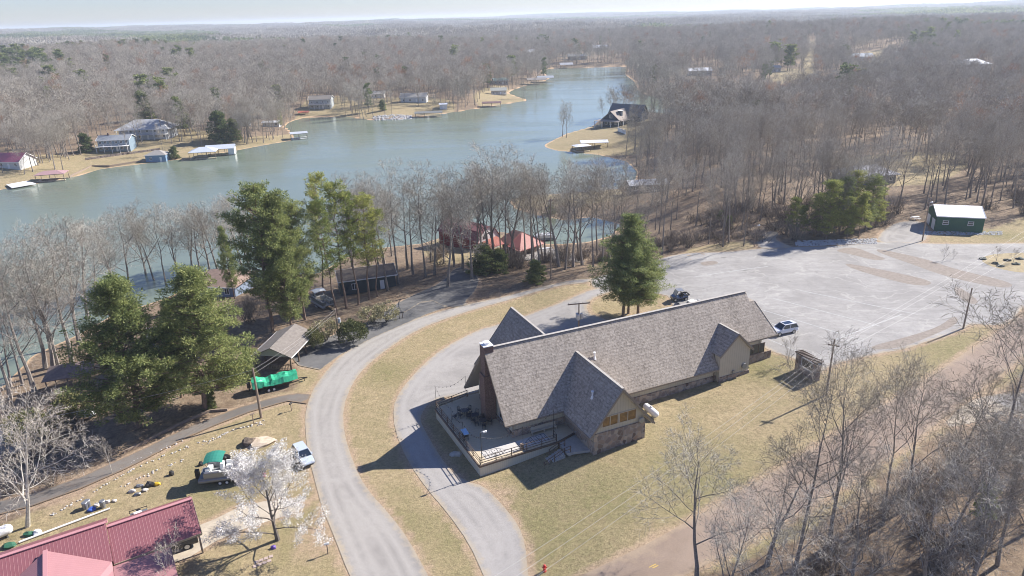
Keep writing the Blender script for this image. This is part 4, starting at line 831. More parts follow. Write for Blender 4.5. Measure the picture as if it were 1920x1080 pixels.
# docks and boathouses
canopy('boat_dock', 'boat dock with faded pink hip roof near the left edge of the lake', G(100,338,WL), .25, 10, 6, 2.9, 1.0, (.45,.28,.28), form='hip')
house('blue_boathouse', 'small blue boathouse with grey brown hip roof on the shore', G(298,301,WL), .1, 8.5, 6.5, 3.0, 1.6, (.30,.28,.26), (.20,.30,.43), 'boathouse', 'shingle', 'hip', .4, (2,0), None, True, .8)
canopy('boat_dock', 'left of two joined boat docks with pale metal hip roof', G(384,296,WL), .18, 11, 8, 3.2, 1.7, (.60,.64,.70), form='hip', npost=4)
canopy('boat_dock', 'right of two joined boat docks with long metal roof and white storage end', G(416,290,WL), .22, 12, 6, 3.1, 1.5, (.60,.64,.70), npost=4, walls=(2.6,(.74,.74,.72)))
canopy('boat_dock', 'floating dock with flat grey roof off the wooded point', G(561,260,WL), .35, 8, 6, 3.0, .6, (.52,.55,.60), dockm=M_white)
canopy('boat_dock', 'dark boat dock below the grey lake house', G(804,219,WL), .1, 16, 6, 2.6, .8, (.22,.22,.2), npost=4)
canopy('boat_dock', 'dark red boat dock on the sandy shore of the far point', G(922,200,WL), .05, 12, 5, 2.6, .8, (.20,.12,.11), npost=3)
canopy('boat_dock', 'dark roofed boat dock at the narrow, left of two', G(1005,158,WL), .1, 16, 10, 4, 1.5, (.30,.27,.24), npost=3); canopy('boat_dock', 'dark roofed boat dock at the narrow, right of two', G(1022,154,WL), .1, 14, 10, 4, 1.5, (.36,.38,.42), npost=3)
canopy('boat_dock', 'small boathouse at the beach of the lake head', G(1061,128,WL), .1, 14, 10, 4, 2, (.40,.40,.42), npost=3)
canopy('boat_shelter', 'tiny red roofed shelter on the bank of the cove', G(570,217,WL), .1, 6, 4, 2.2, .8, (.50,.16,.10), 'shelter', npost=2)
m_ = MB(); q0, q1, q2, q3 = G(12,347,WL+.5), G(50,340,WL+.5), G(68,345,WL+.5), G(22,353,WL+.5); m_.prism([q0,q3,q2,q1], (0,0,.25)); props(m_.build('white_dock', M_white), 'flat white floating dock at the left shore', 'dock')
m_ = MB(); pw = [G(130,332,WL+.3),G(172,312,WL+.4),G(205,312,WL+.4),G(262,303,WL+.4),G(285,302,WL+.4)]
for a, c in zip(pw, pw[1:]): m_.bar(a, c, .35, 1.0)
props(m_.build('seawall', M_wood), 'low timber seawall running along the left far shore', 'wall')
m_ = MB(); pw = [at(160,300),at(240,289),at(243,289),at(300,281)]
for a, c in zip(pw, pw[1:]): m_.bar(a+Vector((0,0,.3)), c+Vector((0,0,.3)), .4, 1.2)
props(m_.build('retaining_wall', M_stone), 'low stone retaining wall in front of the pale blue house', 'wall')
m_ = MB()
for k in range(260):
    t_ = rnd.random(); p = G(700+72*t_, 225.5-3*t_+rnd.uniform(-5,1), WL); r_ = rnd.uniform(.3,.9); m_.sphere((p.x,p.y,hgt(p.x,p.y)+.1),(r_,r_*.8,r_*.6),5,3)
props(m_.build('riprap', mat('pale_rock', (.42,.42,.42), .9, (.55,.54,.53), .6)), 'pale grey rocks piled along the far bank', 'rocks', None, 'stuff')
# ================================================================== VEHICLES AND SMALL THINGS
M_tyre = mat('tyre_rubber', (.02,.02,.02), .85); M_rim = mat('alloy_rim', (.45,.46,.48), .35, metal=.8); M_cglass = mat('car_glass', (.02,.03,.05), .05, spec=.8)
def paint(name, c): return mat(name, c, .28, coat=.6, spec=.6)
def loft(mb, rings, m=0, caps=True):
    n = len(rings[0]); vs = [p for r in rings for p in r]; fs = []
    for k in range(len(rings)-1):
        for i in range(n): fs.append((k*n+i, k*n+(i+1)%n, (k+1)*n+(i+1)%n, (k+1)*n+i))
    if caps: fs += [tuple(reversed(range(n))), tuple(range(len(vs)-n, len(vs)))]
    return mb.faces(vs, fs, m)
def bodyring(x, w, zb, zm, zt, k=.9): return [(x,-w*.86,zb),(x,-w,zb+.14),(x,-w,zm),(x,-w*k,zt),(x,w*k,zt),(x,w,zm),(x,w,zb+.14),(x,w*.86,zb)]
def wheel(parent, x, y, r, wdt=.22, rim=M_rim):
    w = MB(); w.tube((x,y-wdt/2,r),(x,y+wdt/2,r),r,r,16); o = w.build('wheel', M_tyre, parent); s = MB(); e = wdt/2+.01
    s.tube((x,y-e,r),(x,y+e,r),r*.62,r*.62,12); s.build('rim', rim, o); return o
def car(name, label, cat, p, rot, L=4.7, W=1.9, H=1.7, pm=None, kind='suv', sunroof=False):
    c = thing(name, label, cat, p, rot); w = W/2; f = L/2
    hood = .62*H if kind != 'truck' else .64*H; belt = .62*H
    b = MB()
    if kind == 'truck': rings = [bodyring(-f,w*.97,.42,.8,belt),bodyring(-f+.1,w,.4,.8,belt),bodyring(0,w,.38,.8,belt),bodyring(f*.45,w,.38,.8,hood),bodyring(f*.85,w*.96,.4,.78,hood*.95),bodyring(f,w*.86,.45,.7,hood*.82)]
    else: rings = [bodyring(-f,w*.84,.42,.75,belt*.9),bodyring(-f*.93,w*.96,.36,.75,belt),bodyring(-.3*L,w,.3,.72,belt),bodyring(.1*L,w,.3,.72,belt),bodyring(.2*L,w,.3,.7,hood*.98),bodyring(.38*L,w*.96,.32,.66,hood*.88),bodyring(.47*L,w*.86,.36,.6,hood*.76),bodyring(f,w*.74,.4,.56,hood*.62)]
    loft(b, rings); b.build('body', pm, c, smooth=False)
    if kind == 'truck': x0, x1, x2, x3 = -.12*L, -.10*L, .12*L, .22*L
    else: x0, x1, x2, x3 = -f*.95, -f*.80, .06*L, .23*L
    zt = H-.05; g = MB(); wi, wo = w*.72, w*.9
    g.faces([(x0,-wo,belt-.03),(x3,-wo,belt-.03),(x3,wo,belt-.03),(x0,wo,belt-.03),(x1,-wi,zt),(x2,-wi,zt),(x2,wi,zt),(x1,wi,zt)], [(0,3,2,1),(4,5,6,7),(0,1,5,4),(1,2,6,5),(2,3,7,6),(3,0,4,7)]); g.build('window', M_cglass, c)
    r = MB(); r.prism([(x1-.06,-wi-.02,zt),(x2+.02,-wi-.02,zt),(x2+.02,wi+.02,zt),(x1-.06,wi+.02,zt)], (0,0,.06)); ro = r.build('roof', pm, c)
    if sunroof: s = MB(); s.box(x1+.5,x2-.15,-wi*.7,wi*.7,zt+.062,zt+.072); s.build('sunroof', M_cglass, ro)
    pl = MB()
    for s_ in (-1,1):
        for xa, xb in ((x0,x1),(x3,x2),((x0+x3)/2,(x1+x2)/2)): pl.bar((xa,s_*(wo+.01),belt),(xb,s_*(wi+.01),zt),.07,.07)
    pl.build('pillar', pm, c)
    if kind == 'truck': m_ = MB(); m_.box(-f+.15,-.14*L,-w*.8,w*.8,belt+.005,belt+.02); m_.build('bed', M_black, c)
    for x in (-.29*L, .31*L):
        for s_ in (-1,1): wheel(c, x, s_*(w-.1), .36 if kind != 'truck' else .42, .24)
    for s_ in (-1,1): m_ = MB(); m_.box(f-.14,f-.03,s_*w*.62-.16,s_*w*.62+.16,.62,.76); m_.build('headlight', M_whitem, c); m_ = MB(); m_.box(-f-.01,-f+.06,s_*w*.7-.1,s_*w*.7+.1,.75,1.0); m_.build('tail_light', mat('red_lens',(.35,.02,.02),.3), c)
    m_ = MB(); m_.box(f-.1,f+.02,-w*.6,w*.6,.34,.5); m_.build('bumper', M_black, c)
    for s_ in (-1,1): m_ = MB(); m_.box(x3-.35,x3-.15,s_*(w+.02)-.08,s_*(w+.02)+.08,belt,belt+.15); m_.build('mirror', pm, c)
    return c
def head(pa, pb): a, c = at(*pa), at(*pb); return math.atan2(a.y-c.y, a.x-c.x)
car('parked_car', 'silver white SUV with dark sunroof parked at the right end of the lodge', 'car', at(1468,624), head((1460.5,633),(1484,627.5)), pm=paint('silver_paint',(.62,.63,.68)), sunroof=True)
pk = lw(31.5,15.5); pk = G(1299,571,3.1); pk.z = hgt(pk.x, pk.y); car('pickup_truck', 'white pickup truck half hidden behind the lodge ridge', 'truck', pk, math.pi+LA+.35, 5.6, 1.95, 1.85, M_white, 'truck')
car('parked_car', 'pale blue white SUV parked on the verge beside the flowering tree', 'car', at(570,862), head((584,880),(562,850)), 4.3, 1.75, 1.65, paint('pale_blue_paint',(.50,.56,.64)))
tp = (at(290,1050)+at(352,1030))/2; ta = head((290,1050),(352,1030)); car('pickup_truck', 'black pickup truck parked under the red roofed carport', 'truck', tp+Vector((-math.sin(ta), math.cos(ta), 0))*-.85, ta, 5.5, 1.95, 1.85, paint('black_paint',(.02,.02,.022)), 'truck')
# utility buggy
u = thing('utility_buggy', 'dark blue utility buggy with roof and windscreen on the lot behind the lodge', 'buggy', at(1273,562), head((1268.6,564),(1282.8,561.8)))
m_ = MB(); loft(m_, [bodyring(-1.5,.7,.4,.7,.95),bodyring(.4,.75,.35,.6,.7),bodyring(.9,.75,.4,.8,1.05),bodyring(1.5,.6,.45,.7,.85)]); m_.build('body', paint('navy_paint',(.05,.07,.13)), u)
m_ = MB(); m_.prism([(-.6,-.72,1.95),(.6,-.7,1.95),(.6,.7,1.95),(-.6,.72,1.95)], (0,0,.07)); m_.build('roof', M_metal, u); m_ = MB()
for s_ in (-1,1): m_.bar((.95,s_*.68,1.0),(.55,s_*.66,1.95),.06); m_.bar((-.6,s_*.7,.9),(-.6,s_*.68,1.95),.06)
m_.build('frame', M_black, u); m_ = MB(); m_.poly([(.93,-.62,1.05),(.93,.62,1.05),(.58,.6,1.9),(.58,-.6,1.9)]); m_.build('windscreen', mat('plexiglass',(.45,.5,.55),.1), u)
m_ = MB(); m_.box(-.5,-.1,-.6,.6,.7,1.0); m_.box(-.6,-.48,-.6,.6,1.0,1.4); m_.build('seat', M_black, u); m_ = MB(); m_.box(-1.7,-.65,-.72,-.66,.95,1.2); m_.box(-1.7,-.65,.66,.72,.95,1.2); m_.box(-1.75,-1.68,-.72,.72,.95,1.2); m_.build('cargo_bed', M_black, u)
for x in (-1.05,1.05):
    for s_ in (-1,1): wheel(u, x, s_*.72, .33, .24)
# boats
def pontoon(label, p, rot, L=7.0, canopy_col=None, cz=2.2, cx=(-1.9,.7), seat=M_white, side=M_metal, trailer=True):
    b = thing('pontoon_boat', label, 'boat', p, rot); z0 = .75 if trailer else .3
    for s_ in (-1,1):
        m_ = MB(); m_.tube((-L/2,s_*.95,z0),(L/2-.7,s_*.95,z0),.33,.33,12); m_.tube((L/2-.7,s_*.95,z0),(L/2,s_*.95,z0+.15),.33,.06,12); m_.build('pontoon', M_metal, b)
    m_ = MB(); m_.box(-L/2+.1,L/2-.3,-1.25,1.25,z0+.33,z0+.42); m_.build('deck', mat('grey_carpet',(.25,.25,.26),.9), b); zd = z0+.42
    m_ = MB()
    for s_ in (-1,1): m_.box(-L/2+.7,L/2-.6,s_*1.2-.03,s_*1.2+.03,zd,zd+.65)
    m_.box(L/2-.66,L/2-.6,-1.2,-.4,zd,zd+.65); m_.box(L/2-.66,L/2-.6,.4,1.2,zd,zd+.65); m_.build('side_panel', side, b)
    for (a0, a1, c0, c1) in ((L/2-2.4,L/2-.8,-1.15,-.6),(L/2-2.4,L/2-.8,.6,1.15),(-L/2+.8,-L/2+2.6,-1.15,-.55),(-L/2+.8,-L/2+1.4,-.5,1.1),(-.3,.4,.4,1.1)):
        m_ = MB(); m_.box(a0,a1,c0,c1,zd,zd+.45); m_.box(a0,a1,c0 if c0 < 0 else c1-.15,c0+.15 if c0 < 0 else c1,zd+.45,zd+.85); m_.build('seat', seat, b)
    m_ = MB(); m_.box(-.9,-.5,.1,.9,zd,zd+.95); m_.build('console', seat, b)
    m_ = MB(); m_.box(-L/2-.5,-L/2-.05,-.25,.25,z0-.1,z0+1.0); m_.box(-L/2-.4,-L/2-.2,-.08,.08,z0-.7,z0-.1); m_.build('motor', M_black, b)
    if canopy_col:
        m_ = MB(); n_ = 6; vs = []
        for i in range(n_+1):
            x = cx[0]+(cx[1]-cx[0])*i/n_; 
            for j in range(5): y = -1.2+2.4*j/4; vs.append((x, y, zd+cz-.5+.25*math.sin(math.pi*i/n_)+.18*math.sin(math.pi*j/4)))
        fs = [(i*5+j,i*5+j+1,(i+1)*5+j+1,(i+1)*5+j) for i in range(n_) for j in range(4)]; m_.faces(vs, fs); m_.faces([(v[0],v[1],v[2]-.04) for v in vs], fs); m_.build('canopy', canopy_col, b)
        for s_ in (-1,1): m_ = MB(); m_.bar((cx[0]+.2,s_*1.18,zd+cz-.5),(cx[0]+1.2,s_*1.2,zd),.04); m_.bar((cx[1]-.2,s_*1.18,zd+cz-.5),(cx[0]+1.2,s_*1.2,zd),.04); m_.build('canopy_frame', M_metal, b)
    if trailer:
        m_ = MB(); m_.bar((-L*.35,-.5,.42),(L/2+.9,0,.42),.08,.12); m_.bar((-L*.35,.5,.42),(L/2+.9,0,.42),.08,.12); m_.bar((-.8,-1.2,.35),(-.8,1.2,.35),.08); t_ = m_.build('trailer', M_black, b)
        for x in (-.9,-.1):
            for s_ in (-1,1): wheel(b, x, s_*1.15, .28, .18, M_white)
    return b
ctr = (at(372,908)+at(462,903))/2; pontoon('pontoon boat with a green canopy and white seats on a trailer in the left yard', ctr+Vector((.6,.9,0)), head((462,903),(372,912))+.05, 6.6, mat('green_canvas',(.02,.20,.15),.8), 2.5, (-2.4,-.2))
pontoon('pontoon boat with grey canopy and cream seats under the pines by the shaded drive', at(606,575), head((622,578),(590,565)), 6.2, mat('grey_canvas',(.42,.45,.50),.8), 2.3, (-2.6,-.4), mat('cream_vinyl',(.55,.50,.42),.6), mat('dark_side',(.10,.12,.12),.5))
pontoon('small pontoon boat moored beside the red roofed cabin', G(1022,449,WL), .1, 6.0, None, side=M_white, trailer=False)
# boat under green tarpaulin
tb = thing('covered_boat', 'boat under a bright green tarpaulin on a two axle trailer beside the carport', 'boat', (at(478,737)+at(546,722))/2+Vector((.2,.6,0)), head((546,722),(478,737)))
rg = random.Random(3); NX, NY = 16, 9; TL = 6.6; vs = []
for i in range(NX+1):
    x = -TL/2+TL*i/NX; wv = 1.2*(1 if i < 11 else 1-.35*((i-11)/5)**2); zt = 2.05+.12*math.sin(i*1.3)-(.35 if 4 < i < 7 else 0)
    for j in range(NY+1):
        t = -1+2*j/NY; vs.append((x+rg.uniform(-.04,.04), t*wv*(1.0 if abs(t) < .99 else 1.05), (zt-.25*(abs(t)**2)-(.35*(1-abs(t)) if 3 < i < 12 else 0)+rg.uniform(-.05,.05)) if abs(t) < .9 else 1.05+rg.uniform(-.12,.08)))
fs = [(i*(NY+1)+j,i*(NY+1)+j+1,(i+1)*(NY+1)+j+1,(i+1)*(NY+1)+j) for i in range(NX) for j in range(NY)]
fs += [tuple(range(NY+1)), tuple(NX*(NY+1)+j for j in reversed(range(NY+1)))]
m_ = MB(); m_.faces(vs, fs); m_.build('tarpaulin', mat('green_tarp', (.03,.36,.19), .45, (.05,.46,.26), 1.5), tb)
m_ = MB(); loft(m_, [[(x,-w_,1.25),(x,-w_*.8,zb),(x,w_*.8,zb),(x,w_,1.25)] for x, w_, zb in ((-3.2,1.15,.6),(0,1.15,.6),(2.2,1.0,.62),(3.35,.25,.95))]); m_.build('hull', M_black, tb)
m_ = MB(); m_.bar((-2.6,-.7,.5),(2.4,-.7,.5),.1,.14); m_.bar((-2.6,.7,.5),(2.4,.7,.5),.1,.14); m_.bar((2.3,-.7,.5),(4.8,0,.5),.1,.12); m_.bar((2.3,.7,.5),(4.8,0,.5),.1,.12); m_.bar((4.3,0,.0),(4.3,0,.6),.08); m_.build('trailer', M_black, tb)
for x in (-1.1,-.35):
    for s_ in (-1,1): wheel(tb, x, s_*1.12, .3, .2, M_white)
m_ = MB(); m_.box(-4.0,-3.5,-.25,.25,.9,1.7); m_.box(-3.85,-3.65,-.08,.08,.3,.9); m_.build('motor', M_black, tb)
def tank(label, p, rot, L=4.2, r=.55, group=None):
    t_ = thing('propane_tank', label, 'tank', p, rot); m_ = MB(); rs_ = []
    for k in range(17):
        a = -math.pi/2 + math.pi*k/16; x = (L/2-r)*(1 if k > 8 else (-1 if k < 8 else 0)) + r*math.sin(a) if k != 8 else 0; rr = r*math.cos(a) if k != 8 else r
        rs_.append([(x, max(rr,.02)*math.cos(q*math.pi/6), r+.25+max(rr,.02)*math.sin(q*math.pi/6)) for q in range(12)])
    loft(m_, rs_); m_.build('vessel', M_white, t_, smooth=True); m_ = MB(); m_.sphere((0,0,2*r+.22),(.22,.18,.22),10,4,0,0); m_.build('valve_dome', M_white, t_)
    for x in (-L*.27, L*.27): m_ = MB(); m_.box(x-.08,x+.08,-.4,.4,0,.45); m_.build('leg', M_metal, t_)
    return t_
tank('white propane tank on the grass below the broad left pines', at(160,785), head((177,781),(144,786)), 3.2, .5); tank('white propane tank at the left edge beyond the red roofed house', at(-2,1012), head((22,1003),(-20,1020)), 3.0, .6)
tank('white propane tank on the lawn behind the stone wing of the lodge', at(1220,778), head((1209,764),(1234,784)), 3.0, .48)
# utility poles and wires
def pole(label, base, ty=None, H=None, arm=0, armz=.5, armrot=.4, trans=0, lamp=False, p=None, r=.15, lean=0):
    p = p or at(*base); H = H or height_to(p, ty); o = thing('utility_pole', label, 'pole', p, armrot); o.rotation_euler[1] = lean
    m_ = MB(); m_.tube((0,0,-.3),(0,0,H),r,r*.65,8); m_.build('shaft', M_wood, o)
    if arm:
        m_ = MB(); m_.box(-arm,arm,-.07,.07,H-armz-.08,H-armz+.08); m_.build('crossarm', M_wood, o)
        for x in (-arm*.9,-arm*.35,arm*.35,arm*.9): m_ = MB(); m_.tube((x,0,H-armz+.08),(x,0,H-armz+.3),.05,.05,6); m_.build('insulator', M_metal, o)
    for k in range(trans):
        a = k*2.1; m_ = MB(); m_.tube((.42*math.cos(a),.42*math.sin(a),H*.62-.45),(.42*math.cos(a),.42*math.sin(a),H*.62+.45),.25,.25,10); m_.tube((.42*math.cos(a),.42*math.sin(a),H*.62+.45),(.42*math.cos(a),.42*math.sin(a),H*.62+.6),.12,.05,6); m_.build('transformer', mat('transformer_grey',(.50,.53,.56),.4), o)
    if lamp: m_ = MB(); m_.bar((0,0,H*.86),(.7,0,H*.9),.05); m_.sphere((.8,0,H*.88),(.25,.2,.2),8,4); m_.build('lamp_head', M_whitem, o)
    return p, H
A_, HA = pole('brown utility pole with short arms behind the stone sign', (1549,741), 636, arm=.7, armz=.9, armrot=-.5)
B_p, HB = pole('bare utility pole at the lower right edge of the parking lot', (1806,616), 540); C_p, HC = pole('utility pole with a lamp beside the green shed', (1729,452), 370, lamp=True, arm=.5)
D_p, HD = pole('utility pole with crossarm and three grey transformers behind the lodge', (1085,634), 568, arm=1.9, armz=.15, armrot=.15, trans=3); E_p, HE = pole('pale utility pole beside the lane left of the curved road', (490,783), 690, r=.2)
F_p, HF = pole('utility pole with a grey transformer between the bushes', (636,640), 578, trans=1); G_p, HG = pole('tall dark utility pole among the bare trees behind the curved road', (1033,523), 372, arm=.6); pole('thin pole with a lamp where the woods drive meets the lot', (1414,463), 418, lamp=True, r=.1)
M_wire = mat('pale_wire', (.62,.60,.57), .6)
def wire(label, a, c, sag=1.0, r=.014, group='power lines'):
    m_ = MB(); pr = a
    for k in range(1, 17): q_ = a.lerp(c, k/16) - Vector((0,0,4*sag*(k/16)*(1-k/16))); m_.tube(pr, q_, r, r, 3, 0, False); pr = q_
    props(m_.build('power_line', M_wire), label, 'wire', group)
for i, (dz, q_) in enumerate(((-.9,(852,1128)),(-1.2,(878,1140)),(-2.2,(905,1150)))): wire('pale power line running over the lawn from the brown pole to the lower left', A_+Vector((.3*i-.3,0,HA+dz)), G(*q_, 7.4), .8)
for i, (dz, q_) in enumerate(((-.9,(2000,380)),(-1.3,(2000,392)),(-2.2,(2000,420)))): wire('pale power line running over the parking lot from the brown pole to the right', A_+Vector((.3*i-.3,0,HA+dz)), G(*q_, 11), .8)
for i in range(2): wire('power line between the pale lane pole and the transformer pole', E_p+Vector((.1,0,HE-.2-.6*i)), F_p+Vector((.1,0,HF-.1-.5*i)), .5)
wire('power line from the pale lane pole toward the left shore', E_p+Vector((0,0,HE-.3)), at(-60,900)+Vector((0,0,7)), .7)
# stone sign under a pergola
sa, sb = at(1497,694), at(1528,713); sr = math.atan2(sb.y-sa.y, sb.x-sa.x); SW = (sb-sa).length
sg = thing('stone_sign', 'stone sign with two pillars, framed panel and slatted pergola top beside the parking lot', 'sign', (sa+sb)/2, sr)
for s_ in (-1,1): m_ = MB(); m_.box(s_*SW/2-.4,s_*SW/2+.4,-.4,.4,-.2,2.6); p_ = m_.build('pillar', M_stone, sg); m_ = MB(); m_.box(s_*SW/2-.48,s_*SW/2+.48,-.48,.48,2.6,2.7); m_.build('cap', M_conc2, p_)
m_ = MB(); m_.box(-SW/2+.4,SW/2-.4,-.3,.3,-.2,.9); m_.build('planter_wall', M_stone, sg); m_ = MB(); m_.box(-SW/2+.35,SW/2-.35,-.36,.36,.9,.98); m_.build('ledge', M_conc2, sg)
m_ = MB(); m_.box(-SW/2+.45,SW/2-.45,-.04,.04,1.05,2.25); m_.build('panel', mat('dark_olive_panel',(.13,.12,.09),.5), sg); m_ = MB(); m_.box(-SW/2+.4,SW/2-.4,-.08,.08,2.25,2.42); m_.box(-SW/2+.4,-SW/2+.52,-.08,.08,.98,2.25); m_.box(SW/2-.52,SW/2-.4,-.08,.08,.98,2.25); m_.build('frame', M_white, sg)
m_ = MB(); m_.tube((0,-.07,1.7),(0,-.05,1.7),.3,.3,16); m_.build('emblem', M_black, sg)
for y in (-.35,.35): m_ = MB(); m_.box(-SW/2-.5,SW/2+.5,y-.05,y+.05,2.72,2.9); m_.build('beam', M_dtrim, sg)
for k in range(11): x = -SW/2-.3+(SW+.6)*k/10; m_ = MB(); m_.box(x-.05,x+.05,-.75,.75,2.9,3.05); m_.build('slat', M_dtrim, sg)
# mailboxes, hydrant, small yard things
def mailbox(label, p, colr, rot=0, H=1.1):
    o = thing('mailbox', label, 'mailbox', p, rot); m_ = MB(); m_.box(-.05,.05,-.05,.05,-.1,H); m_.build('post', M_wood, o); m_ = MB(); loft(m_, [[(x,-.1,H),(x,-.1,H+.12),(x,-.06,H+.2),(x,.06,H+.2),(x,.1,H+.12),(x,.1,H)] for x in (-.28,.28)]); m_.build('box', colr, o)
mailbox('dark mailbox at the mouth of the lane', at(547,770), M_black, 1.2); mailbox('white topped mailbox on a stone foot by the lower curved road', at(615,1038), M_white, .3, 1.2); mailbox('black mailbox on the drive corner, left of two', at(749,598), M_black, .4); mailbox('black mailbox on the drive corner, right of two', at(755,597), M_black, .4)
mailbox('birdhouse like brown box on a post beside the pale utility pole', at(476,795), M_wood, .8, 1.5)
hy = thing('fire_hydrant', 'red fire hydrant on the lawn near the county road', 'hydrant', at(1021,1071)); m_ = MB(); m_.tube((0,0,0),(0,0,.65),.14,.13,10); m_.sphere((0,0,.65),(.16,.16,.16),10,4,0,0); m_.tube((0,0,0),(0,0,.06),.2,.2,10); m_.build('barrel', mat('red_paint',(.55,.03,.03),.4), hy); m_ = MB(); m_.tube((-.24,0,.48),(.24,0,.48),.07,.07,8); m_.tube((0,-.24,.48),(0,0,.48),.08,.08,8); m_.build('outlet', mat('red_paint',(.55,.03,.03),.4), hy)
m_ = MB(); a, c = at(36,1019), at(207,955); m_.tube(a+Vector((0,0,.15)), c+Vector((0,0,.15)), .11, .11, 8); m_.tube(a+Vector((0,.25,.1)), a.lerp(c,.8)+Vector((0,.25,.1)), .07, .07, 6); props(m_.build('white_pipe', M_white), 'long white pipe lying on the grass behind the red roofed house', 'pipe')
ct = thing('cart_trailer', 'small open utility trailer with white load behind the red roof', 'trailer', at(262,968), head((275,963),(248,972))); m_ = MB(); m_.box(-.9,.9,-.5,.5,.35,.4); m_.build('bed', M_metal, ct); m_ = MB()
for y in (-.5,.5): m_.bar((-.9,y,.7),(.9,y,.7),.06); m_.bar((-.9,y,.4),(-.9,y,.75),.06); m_.bar((.9,y,.4),(.9,y,.75),.06)
m_.build('rail', M_black, ct); m_ = MB(); m_.box(-.5,.3,-.25,.25,.4,.6); m_.build('load', M_white, ct)
for s_ in (-1,1): wheel(ct, 0, s_*.6, .28, .15)
for i, (px, py, l) in enumerate(((161,954,'grey ribbed trash can, leftmost of three by the white pipe'),(166,950,'grey ribbed trash can, middle of three by the white pipe'),(194,951,'grey ribbed trash can at the end of the white pipe'))):
    o = thing('trash_can', l, 'trash can', at(px,py)); m_ = MB(); m_.tube((0,0,0),(0,0,.85),.26,.32,12); m_.build('can', M_metal, o); m_ = MB(); m_.tube((0,0,.85),(0,0,.92),.34,.28,12); m_.build('lid', M_metal, o)
def lump(name, label, cat, p, s, m, seed=0, group=None):
    bm = bmesh.new(); bmesh.ops.create_icosphere(bm, subdivisions=2, radius=1); rg = random.Random(seed)
    for v in bm.verts: v.co *= rg.uniform(.72,1.15); v.co.x *= s[0]; v.co.y *= s[1]; v.co.z = max(v.co.z, -.5)*s[2]
    me = bpy.data.meshes.new(name); bm.to_mesh(me); bm.free(); me.materials.append(m); o = bpy.data.objects.new(name, me); COL.objects.link(o); o.location = p; return props(o, label, cat, group)
M_blue = mat('blue_plastic',(.05,.12,.45),.5); M_yelp = mat('yellow_plastic',(.65,.42,.03),.5); M_pale = mat('pale_rock2',(.48,.45,.42),.9,(.62,.58,.54),2)
for i, (px, py, l, s, m) in enumerate([(422,860,'black bagged heap on the lawn, nearest the brush mound',(.75,.5,.6),M_black),(377,872,'small black bag in the middle of the lawn row',(.35,.3,.4),M_black),(322,890,'small black pointed bag right of the rubbish heap',(.35,.3,.5),M_black),(281,911,'black bag on the rubbish heap beside the yellow one',(.55,.45,.5),M_black),
      (295,909,'yellow bag on the rubbish heap',(.4,.3,.3),M_yelp),(262,912,'flat dark sheet left of the black bag',(.5,.3,.2),M_metal),(248,922,'pale crumpled bag below the dark sheet',(.5,.3,.25),M_pale),(258,928,'pale grey crumpled bag on the rubbish heap',(.5,.3,.25),M_metal),(272,920,'whitish rag on the rubbish heap',(.4,.3,.2),M_pale),
      (172,957,'blue plastic heap between the trash cans',(.5,.4,.35),M_blue),(182,948,'pale grey bundle behind the trash cans',(.4,.3,.3),M_pale),(202,942,'pale stone left of the brown strip',(.35,.3,.25),M_pale),(215,940,'pale stone right end of the brown strip',(.35,.25,.2),M_pale),(70,1000,'white bucket heap at the foot of the sycamore',(.5,.4,.4),M_white),(55,1003,'green tarp bundle at the foot of the sycamore',(.7,.4,.3),mat('dark_green_tarp',(.03,.12,.07),.6)),(18,1025,'dark green bundle beside the left propane tank',(.8,.5,.3),mat('dark_green_tarp',(.03,.12,.07),.6)),
      (513,1028,'purple flower pot at the foot of the flowering tree',(.3,.25,.3),mat('purple_pot',(.12,.06,.3),.6)),(495,893,'pink red toy on the lawn above the flowering tree',(.25,.2,.5),mat('pink_red',(.5,.05,.12),.5))]):
    lump('yard_item', l, 'bag' if 'bag' in l else 'yard item', at(px,py,.1), s, m, i)
lump('brush_mound', 'pale mound of earth and cuttings on the left lawn', 'mound', at(488,830), (2.1,1.5,.55), mat('mound_earth',(.42,.33,.24),.95,(.56,.47,.37),2,5,.4), 41); lump('log_pile', 'dark pile of logs and roots at the left end of the pale mound', 'pile', at(467,832,.2), (1.1,.9,.75), mat('dark_logs',(.09,.07,.055),.95,(.22,.17,.13),4,5,.6), 42)
for i in range(8): p = at(478+9*(i%4)+3*(i//4), 1062-3.5*(i%4)-8*(i//4)); m_ = MB(); m_.box(-.2,.2,-.2,.2,-.02,.05); o = m_.build('stepping_stone', mat('pink_paver',(.42,.33,.29),.9) if i == 0 else bpy.data.materials['pink_paver'], None, loc=p, rot=.3); props(o, 'square pinkish paver lying in the yard near the lower edge', 'paver', 'pavers near the flowering tree')
m_ = MB(); rg = random.Random(8)
for line in ([(95,968),(190,915),(240,885),(300,858),(360,835),(430,810),(497,788)], [(220,882),(262,860),(300,845),(345,826)], [(225,915),(300,880),(345,862)], [(380,835),(440,805),(495,795)]):
    W_ = [at(*q) for q in line]
    for a, c in zip(W_, W_[1:]):
        for k in range(int((c-a).length*3.2)): p = a.lerp(c, rg.random()); r_ = rg.uniform(.08,.19); m_.sphere((p.x+rg.gauss(0,.13), p.y+rg.gauss(0,.13), hgt(p.x,p.y)+.03),(r_,r_*.8,r_*.7),5,3)
props(m_.build('rock_edging', M_pale), 'irregular lines of small pale stones edging the left yard', 'rocks', None, 'stuff')
m_ = MB()
for k in range(900): t_ = rg.random(); p = at(1492+152*t_, 458-5*t_+rg.uniform(-6,4)); r_ = rg.uniform(.12,.3); m_.sphere((p.x,p.y,p.z+.03),(r_,r_*.8,r_*.6),5,3)
for k in range(500): p = at(rg.uniform(1725,1880), rg.uniform(434,441) - (0)); r_ = rg.uniform(.1,.25); m_.sphere((p.x,p.y,p.z+.02),(r_,r_*.8,r_*.6),5,3)
